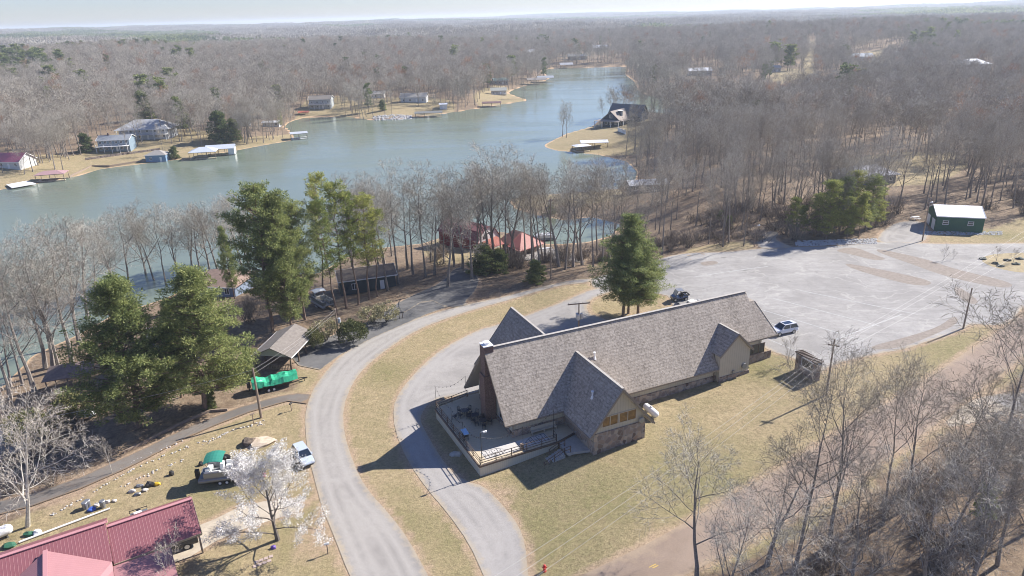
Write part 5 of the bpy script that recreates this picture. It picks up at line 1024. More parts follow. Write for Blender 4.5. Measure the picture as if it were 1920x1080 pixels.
props(m_.build('gravel_rocks', bpy.data.materials['pale_rock']), 'grey rubble strip along the back of the parking lot and round the shed', 'rocks', None, 'stuff')
m_ = MB(); W_ = [at(*q) for q in [(232,850),(270,832),(300,815),(330,800),(362,785),(395,772),(427,770)]]
for a, c in zip(W_, W_[1:]): m_.bar(a+Vector((0,0,.15)), c+Vector((0,0,.15)), .25, .4)
props(m_.build('timber_edging', M_wood), 'dark timber edging along the upper side of the lane', 'edging')
for i, (px, py) in enumerate(((1843,486),(1866,495),(1875,500),(1888,489),(1905,496),(1912,486))): lump('boulder', 'dark boulder on the grass island in the parking lot', 'rock', at(px,py), (.9,.6,.5), M_barkrock if 'M_barkrock' in globals() else mat('dark_rock',(.06,.07,.06),.9,(.12,.13,.11),2), 60+i, 'dark boulders on the grass island')
lump('boulder', 'grey flat boulder beside the deck skirt', 'rock', at(855,852), (.8,.6,.35), M_conc2, 70)
cy_ = thing('canoe', 'white upturned canoe on the bank beside the cabin', 'boat', at(1017,468), .25); m_ = MB(); loft(m_, [[(x,-w_,.35),(x,-w_*.6,.05),(x,w_*.6,.05),(x,w_,.35)] for x, w_ in ((-2.6,.05),(-1.5,.4),(0,.5),(1.5,.4),(2.6,.05))]); m_.build('hull', M_white, cy_)
pt_ = thing('picnic_table', 'small white picnic table left of the green shed', 'table', at(1716,412), .1); m_ = MB(); m_.box(-.9,.9,-.4,.4,.7,.76); m_.build('tabletop', M_white, pt_)
for s_ in (-1,1): m_ = MB(); m_.box(-.9,.9,s_*.75-.13,s_*.75+.13,.42,.47); m_.build('seat', M_white, pt_); m_ = MB(); m_.bar((s_*.6,-.75,0),(s_*.6,0,.7),.07); m_.bar((s_*.6,.75,0),(s_*.6,0,.7),.07); m_.build('leg', M_white, pt_)
# ================================================================== VEGETATION
def bark(name, c1, c2, sc=6):
    return mat(name, c1, .95, c2, sc, 5, .4)
M_bark = bark('grey_bark', (.17,.145,.125), (.30,.265,.235)); M_barkd = bark('dark_bark', (.10,.085,.075), (.17,.15,.13)); M_barkp = bark('pale_bark', (.36,.33,.28), (.55,.52,.46), 3)
M_pinebark = bark('pine_bark', (.15,.105,.08), (.24,.17,.13))
def leafmat(name, stops, rough=.75, trans=0.0):
    m, q = newmat(name, rough); g = q.n('NewGeometry').outputs['Random Per Island']; oi = q.n('ObjectInfo').outputs['Random']
    tc = q.n('TexCoord').outputs['Object']; nz = q.noise(tc, .8, 3, .6)
    f = q.math('ADD', q.math('MULTIPLY', g, .45), q.math('MULTIPLY', nz, .7)); f = q.math('ADD', f, q.math('MULTIPLY', q.math('SUBTRACT', oi, .5), .5), True)
    c = q.ramp(f, stops); q.l(c, q.b.inputs['Base Color'])
    if trans:
        tr = q.n('BsdfTranslucent'); q.l(c, tr.inputs[0]); mx = q.n('MixShader'); mx.inputs[0].default_value = trans
        out = q.nt.nodes['Material Output']; q.l(q.b.outputs[0], mx.inputs[1]); q.l(tr.outputs[0], mx.inputs[2]); q.l(mx.outputs[0], out.inputs[0])
    return m
M_twig = leafmat('bare_twigs', [(.15, (.22,.19,.15)), (.5, (.345,.31,.255)), (.85, (.50,.46,.395))], .9)
M_twigd = leafmat('brush_twigs', [(.15, (.17,.13,.10)), (.5, (.27,.22,.175)), (.85, (.38,.32,.265))], .9)
M_twigp = leafmat('pale_twigs', [(.15, (.25,.21,.17)), (.5, (.36,.32,.265)), (.85, (.50,.45,.39))], .9)
M_needle = leafmat('pine_needles', [(.2, (.12,.155,.055)), (.5, (.26,.30,.11)), (.8, (.46,.47,.19))], .7, .4)
M_needled = leafmat('dark_needles', [(.2, (.065,.095,.04)), (.5, (.15,.19,.075)), (.8, (.28,.31,.12))], .7, .4)
M_needleb = leafmat('big_pine_needles', [(.2, (.07,.11,.045)), (.5, (.17,.22,.085)), (.8, (.33,.36,.14))], .7, .4)
M_russet = leafmat('russet_leaves', [(.2, (.24,.12,.07)), (.5, (.36,.20,.12)), (.8, (.48,.30,.19))], .9, .2)
M_needley = leafmat('young_pine_needles', [(.2, (.10,.14,.04)), (.5, (.23,.27,.08)), (.8, (.42,.42,.13))], .7, .4)
M_bloom = leafmat('white_blossom', [(.15, (.46,.41,.37)), (.45, (.70,.67,.63)), (.8, (.88,.86,.83))], .8, .3)
M_olive = leafmat('olive_leaves', [(.2, (.07,.085,.03)), (.5, (.13,.145,.055)), (.8, (.24,.22,.10))], .75, .2)

def perp(d):
    a = d.orthogonal().normalized(); return a, d.cross(a)
def turn(d, ang, az):
    a, b = perp(d); s = math.sin(ang)
    return (d*math.cos(ang) + a*(s*math.cos(az)) + b*(s*math.sin(az))).normalized()
class TB(MB):
    def limb(s, pts, rs, n):
        vs = []; fs = []
        for k, (p, r) in enumerate(zip(pts, rs)):
            d = (pts[min(k+1, len(pts)-1)] - pts[max(k-1, 0)]).normalized(); a, b = perp(d)
            for i in range(n):
                t = 2*math.pi*i/n; vs.append(p + (a*math.cos(t) + b*math.sin(t))*r)
        for k in range(len(pts)-1):
            for i in range(n): fs.append((k*n+i, k*n+(i+1)%n, (k+1)*n+(i+1)%n, (k+1)*n+i))
        s.faces(vs, fs)
    def blade(s, p, d, L, w, rg, bend=0.0):
        a, b = perp(d); t = rg.uniform(0, math.pi); a = a*math.cos(t) + b*math.sin(t)
        m = p + d*L*.5 + a.cross(d)*bend*L; e = p + d*L
        s.faces([p-a*w, p+a*w, m+a*w*.7, e, m-a*w*.7], [(0,1,2,4),(4,2,3)])
def grow(rg, H, levels, nch, lenf, ang, r0, upt=.10, trunk_frac=.45, split=True, twig_w=.02, wig=.12, lean=0.0, first=.35, thick=None):
    """bare broadleaf: returns (trunk and limbs, fine twigs)"""
    T = TB(); W = TB(); maxl = len(nch)
    def br(p, d, L, r, lv, rr):
        nseg = 5 if lv == 0 else (4 if lv == 1 else (3 if lv == 2 else 2))
        if lv >= maxl:
            W.blade(p, d, L, twig_w, rg, rg.uniform(-.12, .12)); return
        pts = [p]; dirs = [d]
        for k in range(nseg):
            j = Vector((rg.gauss(0,1), rg.gauss(0,1), rg.gauss(0,1)))*wig*(.5 if lv == 0 else 1)
            d = (d + j + Vector((0,0,upt*(0.4 if lv == 0 else 1)))).normalized(); p = p + d*(L/nseg); pts.append(p); dirs.append(d)
        endr = r*(.1 if lv == 0 else .22)
        rs = [r + (endr-r)*k/nseg for k in range(nseg+1)]
        if lv == 0: rs[0] *= 1.25
        (T if lv <= 2 else W).limb(pts, rs, 6 if lv == 0 else (5 if lv == 1 else 3))
        if lv <= 1:
            for q_ in range(3): br(pts[-1], turn(dirs[-1], rg.uniform(.1,.45), q_*2.1), L*.22, endr*.9, lv+2, rr)
        n = nch[lv]
        for i in range(n):
            f = (first if lv == 0 else .22) + (1-(first if lv == 0 else .22))*((i+rg.random()*.9)/n)
            f = min(f, .995); k = min(int(f*nseg), nseg-1); q = pts[k].lerp(pts[k+1], f*nseg-k)
            a_ = ang[lv]*rg.uniform(.7, 1.25)*(1.15-.45*f if lv == 0 else 1)
            cd = turn(dirs[k], a_, i*2.4+rg.uniform(-.6,.6))
            cl = L*lenf[lv]*(1.15-.55*f if lv == 0 else 1.1-.45*f)*rg.uniform(.75, 1.2)
            br(q, cd, cl, max(rs[k]*(.5 if lv == 0 else .6)*rg.uniform(.7,1), .012), lv+1, rr)
    br(Vector((0,0,-.3)), Vector((lean,0,1)).normalized(), H*.86, r0, 0, 1)
    return T, W
def bare_kind(seed, H, nch=(10,7,7,7), r0=.24, ang=(.95,.85,.8,.85), lenf=(.50,.55,.52,.7), tw=.013, mats=None, **k):
    rg = random.Random(seed); T, W = grow(rg, H, 4, nch, lenf, ang, r0, twig_w=tw, **k)
    return T.mesh('trunk', mats[0] if mats else M_bark), W.mesh('crown', mats[1] if mats else M_twig)
def tuft(S, c, r, n, rg, L, w, flat=.7, up=.25):
    for i in range(n):
        d = Vector((rg.gauss(0,1), rg.gauss(0,1), rg.gauss(0,1)*flat)); d.normalize()
        p = c + Vector((d.x*r, d.y*r, d.z*r*flat))*rg.random()**.5
        dd = (d + Vector((rg.gauss(0,.4), rg.gauss(0,.4), rg.gauss(0,.4)+up))).normalized(); a, b = perp(dd); t = rg.uniform(0, math.pi); a = a*math.cos(t)+b*math.sin(t)
        q = p + dd*L*rg.uniform(.6, 1.3); ww = w*rg.uniform(.6, 1.3)
        S.faces([p-a*ww, p+a*ww, q+a*ww*.6, q-a*ww*.6], [(0,1,2,3)])
def pine_kind(seed, H, crown0=.35, R0=4.2, nwh=16, per=5, tn=70, L=.23, w=.042, r0=.26, shape='old', nmat=None, tr=1.0, sparse=1.0, droop=0.0):
    rg = random.Random(seed); T = TB(); N = TB()
    pts = [Vector((0,0,-.3))]; 
    for k in range(1, 9): pts.append(Vector((rg.gauss(0,.09)*k**.5, rg.gauss(0,.09)*k**.5, H*.96*k/8)))
    T.limb(pts, [r0*1.2]+[r0*(1-.88*k/8) for k in range(1,9)], 7)
    for i in range(nwh):
        f = i/(nwh-1); z = H*(crown0 + (1-crown0)*f*.97)
        if shape == 'old': rad = R0*(math.sin(math.pi*min(1,(.16+.62*f)))**.75)*(1-.25*f)
        elif shape == 'dome': rad = R0*max(.08, 1-f**1.35)**.75*min(1, .62+1.8*f)
        elif shape == 'cone': rad = R0*(1-f)**.8 + .25
        else: rad = R0*math.sin(math.pi*(.12+.8*f))**.8
        k = min(int(z/(H*.96)*8), 7); base = pts[k].lerp(pts[k+1], max(0, min(1, z/(H*.96)*8-k)))
        for j in range(per):
            if rg.random() > sparse: continue
            az = rg.uniform(0, 6.283); ln = rad*rg.uniform(.55, 1.18); el = rg.uniform(.05, .35) + f*.45 - droop
            d = Vector((math.cos(az)*math.cos(el), math.sin(az)*math.cos(el), math.sin(el)))
            m = base + d*ln*.55; e = base + d*ln + Vector((0,0,ln*.12))
            T.limb([base, m, e], [r0*.22*(1-f*.6)+.02, .05, .02], 3)
            nt_ = max(2, int(ln*1.15))
            for t in range(nt_):
                g = .42 + .6*(t+rg.random()*.6)/nt_
                c = base.lerp(m, g/.55) if g < .55 else m.lerp(e, min(1.05,(g-.55)/.45))
                c = c + Vector((rg.gauss(0,.45), rg.gauss(0,.45), rg.gauss(0,.28)+.1))*tr
                tuft(N, c, rg.uniform(.4,.8)*tr, int(tn*1.35*rg.uniform(.5,1.3)), rg, L, w)
    tuft(N, Vector((pts[-1].x, pts[-1].y, H*.97)), .8*tr, tn, rg, L, w)
    return T.mesh('trunk', M_pinebark), N.mesh('crown', nmat or M_needle)
def bush_kind(seed, H, Rr, n=1500, L=.16, w=.07, nmat=None, stems=6, fill=.5):
    rg = random.Random(seed); T = TB(); N = TB()
    for i in range(stems):
        az = rg.uniform(0,6.28); e = Vector((math.cos(az)*Rr*.6, math.sin(az)*Rr*.6, H*.75)); T.limb([Vector((0,0,-.1)), e*.5+Vector((0,0,.1)), e], [.06,.04,.02], 4)
    nc = max(10, n//40)
    for i in range(nc):
        d = Vector((rg.gauss(0,1), rg.gauss(0,1), abs(rg.gauss(0,1)))).normalized(); k = fill + (1-fill)*rg.random()**.5*rg.uniform(.8,1.15)
        c = Vector((d.x*Rr*k, d.y*Rr*k, H*(.35+.6*d.z*k)))
        tuft(N, c, Rr*.22, n//nc, rg, L, w, .9)
    return T.mesh('trunk', M_barkd), N.mesh('crown', nmat or M_olive)
def brush_kind(seed, H, Rr, n=420, tw=.014, m=None):
    rg = random.Random(seed); W = TB(); T = TB()
    for i in range(n//14):
        az = rg.uniform(0,6.28); tilt = rg.uniform(.1,.9); d = Vector((math.cos(az)*math.sin(tilt), math.sin(az)*math.sin(tilt), math.cos(tilt))); p = Vector((rg.gauss(0,.25)*Rr, rg.gauss(0,.25)*Rr, -.1)); L = H*rg.uniform(.6,1.1)
        q = p + d*L*.5; e = q + (d+Vector((rg.gauss(0,.3), rg.gauss(0,.3), .1))).normalized()*L*.5
        T.limb([p,q,e], [.035,.022,.008], 3)
        for k in range(13):
            f = rg.uniform(.2,1); b = p.lerp(q, f*2) if f < .5 else q.lerp(e, f*2-1); dd = turn(d, rg.uniform(.3,1.1), rg.uniform(0,6.28)); W.blade(b, dd, L*rg.uniform(.15,.4), tw, rg, rg.uniform(-.2,.2))
    return T.mesh('trunk', M_barkd), W.mesh('crown', m or M_twigd)
def plant(name, kind, p, s, rot, label, cat, group=None, tilt=0.0, H0=None, sx=None):
    o = bpy.data.objects.new(name, None); COL.objects.link(o); o.location = p; o.rotation_euler = (rnd.gauss(0,.03)+tilt, rnd.gauss(0,.03), rot)
    o.scale = (sx or s, sx or s, s)
    for nm, me in (('trunk', kind[0]), ('crown', kind[1])):
        c = bpy.data.objects.new(nm, me); COL.objects.link(c); c.parent = o
    return props(o, label, cat, group)

BK = [bare_kind(11, 18), bare_kind(12, 18, (9,7,7,7), .27, (.8,.8,.8,.85), first=.28), bare_kind(13, 18, (11,7,7,6), .22, (1.05,.85,.8,.85), first=.4),
      bare_kind(14, 18, (9,7,7,7), .25, (.75,.8,.85,.85), first=.25), bare_kind(15, 18, (8,7,7,7), .2, (.7,.75,.8,.85), (.6,.58,.54,.7), first=.42)]
BTALL = [bare_kind(21, 20, (11,6,6,6), .2, (.65,.7,.7,.8), (.36,.55,.5,.7), first=.55), bare_kind(22, 20, (12,6,6,6), .18, (.7,.7,.7,.8), (.33,.55,.5,.7), first=.5)]
PK = [pine_kind(31, 20, .28, 4.6, 20, 6, 60, shape='mid'), pine_kind(32, 20, .25, 4.8, 21, 6, 60, shape='mid'), pine_kind(33, 20, .35, 4.2, 18, 6, 60, r0=.24)]
PFULL = [pine_kind(34, 18, .10, 5.6, 27, 8, 62, shape='dome', nmat=M_needle), pine_kind(35, 18, .12, 5.8, 27, 8, 62, shape='dome', nmat=M_needle)]
PTHIN = [pine_kind(36, 20, .45, 2.9, 14, 4, 62, r0=.18, sparse=.85, nmat=M_needley), pine_kind(37, 20, .38, 3.0, 15, 4, 62, r0=.18, sparse=.85, nmat=M_needley)]
PBIG = [pine_kind(38, 22, .15, 6.9, 26, 7, 60, shape='dome', nmat=M_needleb), pine_kind(39, 22, .17, 6.5, 26, 7, 60, shape='dome', nmat=M_needleb)]
PYNG = [pine_kind(41, 14, .16, 2.5, 15, 6, 60, shape='mid', nmat=M_needley, r0=.15, sparse=.85), pine_kind(42, 14, .25, 2.5, 14, 6, 60, shape='cone', nmat=M_needley, r0=.15, sparse=.85), pine_kind(43, 14, .18, 2.4, 15, 6, 60, shape='mid', r0=.15, sparse=.85)]
CEDAR = [pine_kind(44, 6, .05, 2.0, 12, 7, 60, .2, .07, .1, 'cone', M_needled, .7)]
HOLLY = bush_kind(45, 4.2, 2.4, 4200, .17, .08, M_olive); LBUSH = bush_kind(46, 3.4, 2.2, 1900, .16, .06, leafmat('pale_leaves', [(.2,(.16,.15,.08)),(.5,(.27,.25,.14)),(.8,(.40,.37,.22))], .8, .2), 12, .35)
DBUSH = bush_kind(47, 2.4, 1.6, 2200, .15, .07, M_needled)
BRUSH = [brush_kind(51, 2.6, 2.0), brush_kind(52, 3.4, 1.6, 520), brush_kind(53, 2.0, 2.4, 480)]
SMALLB = [bare_kind(54, 6, (7,5,5,4), .07, (.45,.5,.6,.7), (.6,.55,.5,.6), .012, (M_barkp, M_twigp), first=.08)]
SYC = bare_kind(57, 15, (12,8,7,6), .2, (1.15,.85,.8,.8), (.52,.55,.5,.6), .016, (M_barkp, M_twigp), first=.18, wig=.14, upt=.03)
# blossom tree
def bloom_kind():
    rg = random.Random(60); T, W = grow(rg, 10.5, 3, (15,8,8), (.66,.5,.5), (.85,.75,.8), .2, twig_w=.015, first=.1, upt=.1)
    N = TB(); pts = [W.v[i] for i in range(0, len(W.v), 5)]; rg.shuffle(pts)
    for p in pts[:3400]: tuft(N, Vector(p), .40, 26, rg, .09, .036, 1.0, 0)
    T.faces(W.v, W.f); return T.mesh('trunk', M_barkd), N.mesh('crown', M_bloom)
BLOOM = bloom_kind()

def put(name, kinds, base, ty, label, cat='tree', group=None, z=None, sxf=1.15, Hk=18.0, rot=None, tilt=0):
    p = at(*base) if z is None else G(base[0], base[1], z); H = height_to(p, ty); s = H/Hk
    k = kinds[rnd.randrange(len(kinds))] if isinstance(kinds, list) else kinds
    return plant(name, k, p, s, rnd.uniform(0,6.28) if rot is None else rot, label, cat, group, sx=s*sxf, tilt=tilt)
# -- near left shore bare trees
gsh = 'bare trees along the near left shore'
for i, (x, y, t) in enumerate([(20,725,560),(43,722,520),(64,733,490),(100,697,460),(110,692,480),(135,680,440),(165,600,425),(180,590,440),(215,560,420),(245,555,400),(275,530,392),(292,535,405),(335,530,400),(362,520,395),(378,525,398),(425,500,385),(440,500,400),(-25,735,520),(5,760,560),(85,690,455),(150,645,430),(230,570,415),(312,540,398),(395,520,395),(410,512,385),(455,505,380),(470,512,372),(20,748,540)]):
    put('bare_tree', BK, (x, y), t, 'bare grey tree leaning over the water on the near left shore' if i < 9 else 'bare grey tree at the water edge behind the left pines', 'tree', gsh if i < 9 else 'bare trees behind the left pines')
# -- middle row between road and lake
for i, (x, y, t) in enumerate([(660,500,350),(690,515,345),(712,520,350),(747,532,335),(765,505,345),(775,515,350),(798,518,335),(815,515,360),(840,538,355),(852,500,340),(868,505,345),(885,522,330),(893,495,345),(915,500,310),(930,497,288),(945,502,315),(957,497,320),(985,482,330),(997,497,325),(1012,505,350),(1048,500,320),(1060,505,330),(1075,500,335),(1092,497,320),(1112,500,340),(1130,492,330),(1150,482,320),(1165,478,330),(722,500,360),(735,480,365),(903,478,340),(1022,488,340),(1085,480,330),(1120,478,335),(1142,500,350),(808,492,370),(832,494,352),(850,488,362),(905,490,350),(940,488,340),(968,490,345),(1000,487,352),(1018,485,340),(670,540,372),(728,545,380),(700,530,365)]):
    put('bare_tree', BK if i % 3 else BTALL, (x, y), t, 'bare tall tree in the row between the curved road and the lake', 'tree', 'bare trees between the road and the lake')
# -- pines
put('pine_tree', PFULL[0], (262,800), 516, 'broad green pine with a curved trunk, left one of the pair above the lane', Hk=18, sxf=1.15, rot=1)
put('pine_tree', PFULL[1], (385,768), 503, 'broad green pine, right one of the pair above the lane', Hk=18, sxf=1.2, rot=2)
put('pine_tree', PFULL[1], (340,745), 565, 'green pine between and behind the broad pair above the lane', Hk=18, sxf=.6, rot=4)
for i, (b, t, l, kd, sx) in enumerate([((512,622), 352, 'tall dense pine, leftmost of the cluster behind the carport', PK[1], 1.0), ((547,618), 362, 'tall dense pine in the middle of the cluster behind the carport', PFULL[0], .72),
    ((572,600), 385, 'tall dense pine, rightmost of the cluster behind the carport', PK[1], .85), ((440,560), 425, 'dark narrow pine left of the dense cluster by the water', PBIG[1], .55), ((530,590), 375, 'dense pine at the back of the cluster behind the carport', PK[0], .95),
    ((610,560), 333, 'tall thin pine rising above the others beside the water', PTHIN[0], .9), ((650,578), 345, 'thin yellow green pine left of the dark grey house', PTHIN[1], 1.1), ((672,572), 365, 'thin pine in front of the dark grey house', PTHIN[0], 1.0),
    ((692,562), 368, 'thin pine in front of the door end of the dark grey house', PTHIN[1], 1.15), ((708,556), 395, 'shorter thin pine at the right end of the dark grey house', PTHIN[0], 1.1), ((632,590), 375, 'thin pine beside the uncovered pontoon boat', PTHIN[1], .9)]):
    put('pine_tree', kd, b, t, l, Hk=20 if kd in PK+PTHIN else (22 if kd in PBIG else 18), sxf=sx)
put('pine_tree', PBIG[0], (1168,594), 400, 'big dark pine on the mound behind the lodge, left of three', Hk=22, sxf=1.2)
put('pine_tree', PBIG[1], (1178,588), 408, 'big dark pine on the mound behind the lodge, middle of three', Hk=22, sxf=1.0)
put('pine_tree', PBIG[1], (1196,590), 445, 'big dark pine on the mound behind the lodge, right of three', Hk=22, sxf=1.5)
for i, (x, y, t, kd) in enumerate([(1482,440,372,0),(1503,446,385,1),(1530,443,365,2),(1548,450,340,0),(1573,440,335,2),(1600,432,322,0),(1622,432,330,2),(1642,425,352,0),(1655,422,395,1),(1610,445,360,1),(1588,448,370,0),(1558,430,345,2)]):
    put('pine_tree', PYNG[kd], (x, y), t, 'young green pine in the clump at the back edge of the parking lot', 'tree', 'young pines behind the parking lot', Hk=14, sxf=1.2)
# -- evergreen shrubs
for b, t, l, kd, H0, sx in [((905,512), 462, 'dark evergreen shrub at the foot of the bare trees, left of three', CEDAR[0], 6, 1.6), ((935,510), 470, 'dark evergreen shrub at the foot of the bare trees, middle of three', CEDAR[0], 6, 1.4), ((1005,528), 490, 'round dark evergreen by the far verge of the curved road', CEDAR[0], 6, 1.5),
    ((662,643), 597, 'dense olive holly bush beside the curved road', HOLLY, 4.2, .95), ((612,640), 598, 'open pale green bush between carport and holly', LBUSH, 3.4, 1.0), ((700,606), 572, 'brown leafed bush on the drive corner', LBUSH, 3.4, 1.2), ((725,604), 568, 'pale twiggy bush beside the black letterboxes', LBUSH, 3.4, 1.0),
    ((592,655), 615, 'small green bush at the carport corner', HOLLY, 4.2, .7), ((470,712), 655, 'tall yellow green cypress at the left end of the carport', CEDAR[0], 6, .7), ((60,830), 770, 'light green shrub under the bare sycamore', HOLLY, 4.2, 1.1), ((140,790), 735, 'green shrub in front of the brown roofed pavilion', HOLLY, 4.2, 1.0),
    ((1033,402), 385, 'dark evergreen shrub on the tip of the small peninsula', CEDAR[0], 6, 1.9), ((395,765), 725, 'small green pine sapling right of the broad pines', CEDAR[0], 6, .8), ((1350,415), 395, 'small dark cedar in the woods left of the young pines', CEDAR[0], 6, 1.0), ((1365,430), 405, 'dark cedar where the woods drive meets the parking lot', CEDAR[0], 6, 1.0)]:
    put('evergreen_shrub' if kd is CEDAR[0] else 'bush', kd, b, t, l, 'shrub', Hk=H0, sxf=sx)
# -- feature trees
put('flowering_tree', BLOOM, (521,1012), 862, 'white flowering tree in full bloom beside the carport drive', Hk=10.5, sxf=1.2, rot=2.5)
sy_ = put('sycamore_tree', SYC, (52,988), 745, 'big pale barked bare tree in the lower left corner', Hk=15, sxf=1.0)
sy_.rotation_euler = (Matrix.Rotation(.3,3,'Y') @ Matrix.Rotation(2.0,3,'Z')).to_euler()
put('bare_sapling', SMALLB[0], (210,888), 823, 'small bare tree beside the lane', Hk=6, sxf=.9)
put('bare_sapling', SMALLB[0], (320,1100), 1015, 'small pale bare tree in front of the red roofed house', Hk=6)
put('bare_shrub', SMALLB[0], (1477,680), 628, 'round bare shrub at the corner of the parking lot beside the stone sign', 'shrub', Hk=6, sxf=1.1)
put('bare_tree', BK[3], (1055,256), 195, 'lone pair of bare trees on the tip of the blue house peninsula', Hk=18, sxf=1.0)
put('bare_tree', BK[3], (1062,258), 200, 'shorter bare tree beside the lone pair on the peninsula tip', Hk=18, sxf=.8)
for x, y, t in ((1769,488,462),(1788,486,468),(1868,490,462),(1900,492,466)):
    put('bare_shrub', SMALLB[0], (x+ (0), y), t, 'small bare shrub on the grass island in the parking lot', 'shrub', 'bare shrubs on the grass island', Hk=6)
# -- foreground right
FG = [(1306,1100,845,1.0),(1438,1060,850,1.0),(1487,1080,730,.5),(1556,1025,680,.55),(1655,985,700,.5),(1700,955,700,.55),(1787,895,690,.5),(1826,1010,610,.9),(1895,940,680,.6),(1960,980,650,.8),(1450,1200,930,.9),(1590,1180,890,.85),(1720,1170,850,.85),(1800,1180,830,.8),(1900,1150,800,.85),(1980,1100,760,.9),(1760,1060,780,.6),(1870,1060,760,.7),(1360,1190,950,.9)]
for i, (x, y, t, sx) in enumerate(FG):
    o = put('bare_tree', BK[i % 5], (x, y), t, 'bare tree in the thicket below the county road in the lower right corner' if i not in (0, 1, 7) else ['forked bare tree standing at the lower edge of the county road', 'spreading bare tree with several stems right of the forked one', '', '', '', '', '', 'tallest bare tree on the right with ivy round its trunk'][i],
            'tree', None if i in (0, 1, 7) else 'bare trees in the lower right thicket', sxf=max(.85, min(sx*1.25, 1.25)))
ivy = bush_kind(48, 9, 1.1, 2600, .16, .09, M_needled, 3, .2)
put('ivy', ivy, (1828,1012), 880, 'dark ivy climbing the trunk of the tall right tree', 'plant', Hk=9, sxf=1.0)
# -- far shore single trees standing in the open
SH = 'bare trees on the far shore lawns'
for x, y, t in [(15,275,215),(40,290,225),(50,292,230),(75,305,230),(80,306,240),(103,318,250),(72,310,245),(120,285,220),(138,292,225),(152,290,220),(145,265,205),(200,243,200),(205,243,205),(172,232,190),(240,285,235),(307,290,240),(455,255,205),(474,267,215),(494,268,210),(505,262,205),(512,262,205),(520,255,210),(545,246,205),(549,246,208),(440,262,215),(420,240,205),(530,258,220),(700,218,180),(722,216,175),(735,215,172),(668,214,170),(850,205,168),(880,192,160),(980,186,155),(983,186,160),(1007,185,150),(785,200,165),(812,205,175),(95,300,228),(88,296,226),(130,300,232),(60,270,208),(30,262,204),(230,250,205)]:
    put('bare_tree', BTALL if rnd.random() < .6 else BK, (x, y), t, 'bare tree standing on an open lakeside lawn across the water', 'tree', SH)
for x, y, t, l in [(415,268,213,'dark dense evergreen beside the metal roofed boat docks'),(440,262,225,'olive evergreen right of the dark one by the boat docks'),(163,285,252,'olive evergreen left of the pale blue house'),(328,298,276,'round olive bush between blue boathouse and boat docks'),(527,240,207,'pine on the point beside the small dock'),(275,225,175,'tall dark evergreen behind the white hip roofed house'),(350,240,212,'olive evergreen in the wood behind the lakeside lawn'),(718,207,188,'dark evergreen on the lawn in front of the grey lake house')]:
    put('evergreen_tree', PYNG[2] if 'pine' in l else CEDAR[0], (x, y), t, l, Hk=14 if 'pine' in l else 6, sxf=1.0 if 'pine' in l else 1.3)

LAWN_ = np.array(pxpoly([(0,330),(0,270),(120,262),(200,240),(240,228),(330,230),(440,235),(545,232),(550,262),(440,276),(330,290),(250,298),(60,330)])); c_ = 0
while c_ < 75:
    x_, y_ = rnd.uniform(*[float(v) for v in (LAWN_[:,0].min(), LAWN_[:,0].max())]), rnd.uniform(*[float(v) for v in (LAWN_[:,1].min(), LAWN_[:,1].max())])
    if poly_dist(np.array([[x_, y_]]), LAWN_)[0] > 0 or poly_dist(np.array([[x_, y_]]), LAKE)[0] < 6: continue
    qx, qy, _ = project((x_, y_, 0))
    if 175 < qx < 315 and qy > 262 or 180 < qx < 320 and 236 < qy < 262: 
        if rnd.random() < .8: continue
    c_ += 1; H = rnd.uniform(13, 19); s_ = H/18; plant('bare_tree', (BK+BTALL)[rnd.randrange(7)], (x_, y_, hgt(x_, y_)), s_, rnd.uniform(0,6.28), 'bare tree standing on an open lakeside lawn across the water', 'tree', SH, sx=s_)
# ------------------------------------------------------------------ woods
def lod_kind(seed, H, n1=9, n2=7, n3=8, w=.04):
    rg = random.Random(seed); T, W = grow(rg, H, 3, (n1, n2, n3), (.5,.55,.75), (.7,.75,.8), .17, twig_w=w, first=.4)
    M2 = MB(); M2.faces(T.v, T.f, 0); M2.faces(W.v, W.f, 1); return M2.mesh('far_tree', [M_bark, M_twig])
LOD = [lod_kind(70+i, 18) for i in range(5)]; LOD[4].materials[1] = M_russet
def lod_pine(seed, H=18):
    T, N = pine_kind(seed, H, .25, 4.2, 9, 4, 12, .8, .3, .22, nmat=M_needled); M2 = MB()
    for me_, k in ((T, 0), (N, 1)): M2.faces([v.co[:] for v in me_.vertices], [tuple(p.vertices) for p in me_.polygons], k)
    return M2.mesh('far_pine', [M_pinebark, M_needled])
LODP = [lod_pine(80), lod_pine(81)]
rs = np.random.RandomState(5)
CLEAR = [np.array(pxpoly(p)) for p in [
  [(-200,400),(-200,300),(50,296),(130,300),(165,268),(200,252),(240,238),(310,238),(325,275),(430,258),(530,246),(560,238),(575,262),(440,290),(260,312),(60,360)],
  [(1535,352),(1570,308),(1690,300),(1770,305),(1790,330),(1760,352),(1660,378)],
  [(1000,290),(1030,250),(1105,228),(1235,222),(1245,262),(1200,285),(1090,296)],
  [(940,375),(980,360),(1180,350),(1200,400),(1130,412),(1050,420),(960,395)],
  [(548,230),(560,212),(590,196),(625,196),(650,212),(640,230)], [(680,230),(700,205),(760,193),(850,200),(852,220)],
  [(890,203),(900,184),(915,172),(945,168),(1005,190)], [(1440,162),(1446,133),(1495,128),(1510,150)], [(1590,128),(1588,108),(1640,93),(1730,90),(1700,107),(1660,120),(1630,142)],
  [(1503,158),(1508,110),(1513,78),(1530,78),(1528,110),(1522,158)], [(1170,470),(1280,440),(1320,462),(1290,480)], [(1640,460),(1660,405),(1720,395),(1860,400),(1990,400),(1990,460)],
  [(1285,150),(1285,128),(1340,125),(1350,150)], [(1795,150),(1800,135),(1860,135),(1865,155)], [(1195,365),(1200,340),(1240,335),(1245,365)], [(1080,112),(1060,100),(1100,95),(1170,92),(1165,105)],
  [(1400,470),(1420,432),(1470,425),(1480,460)]]]
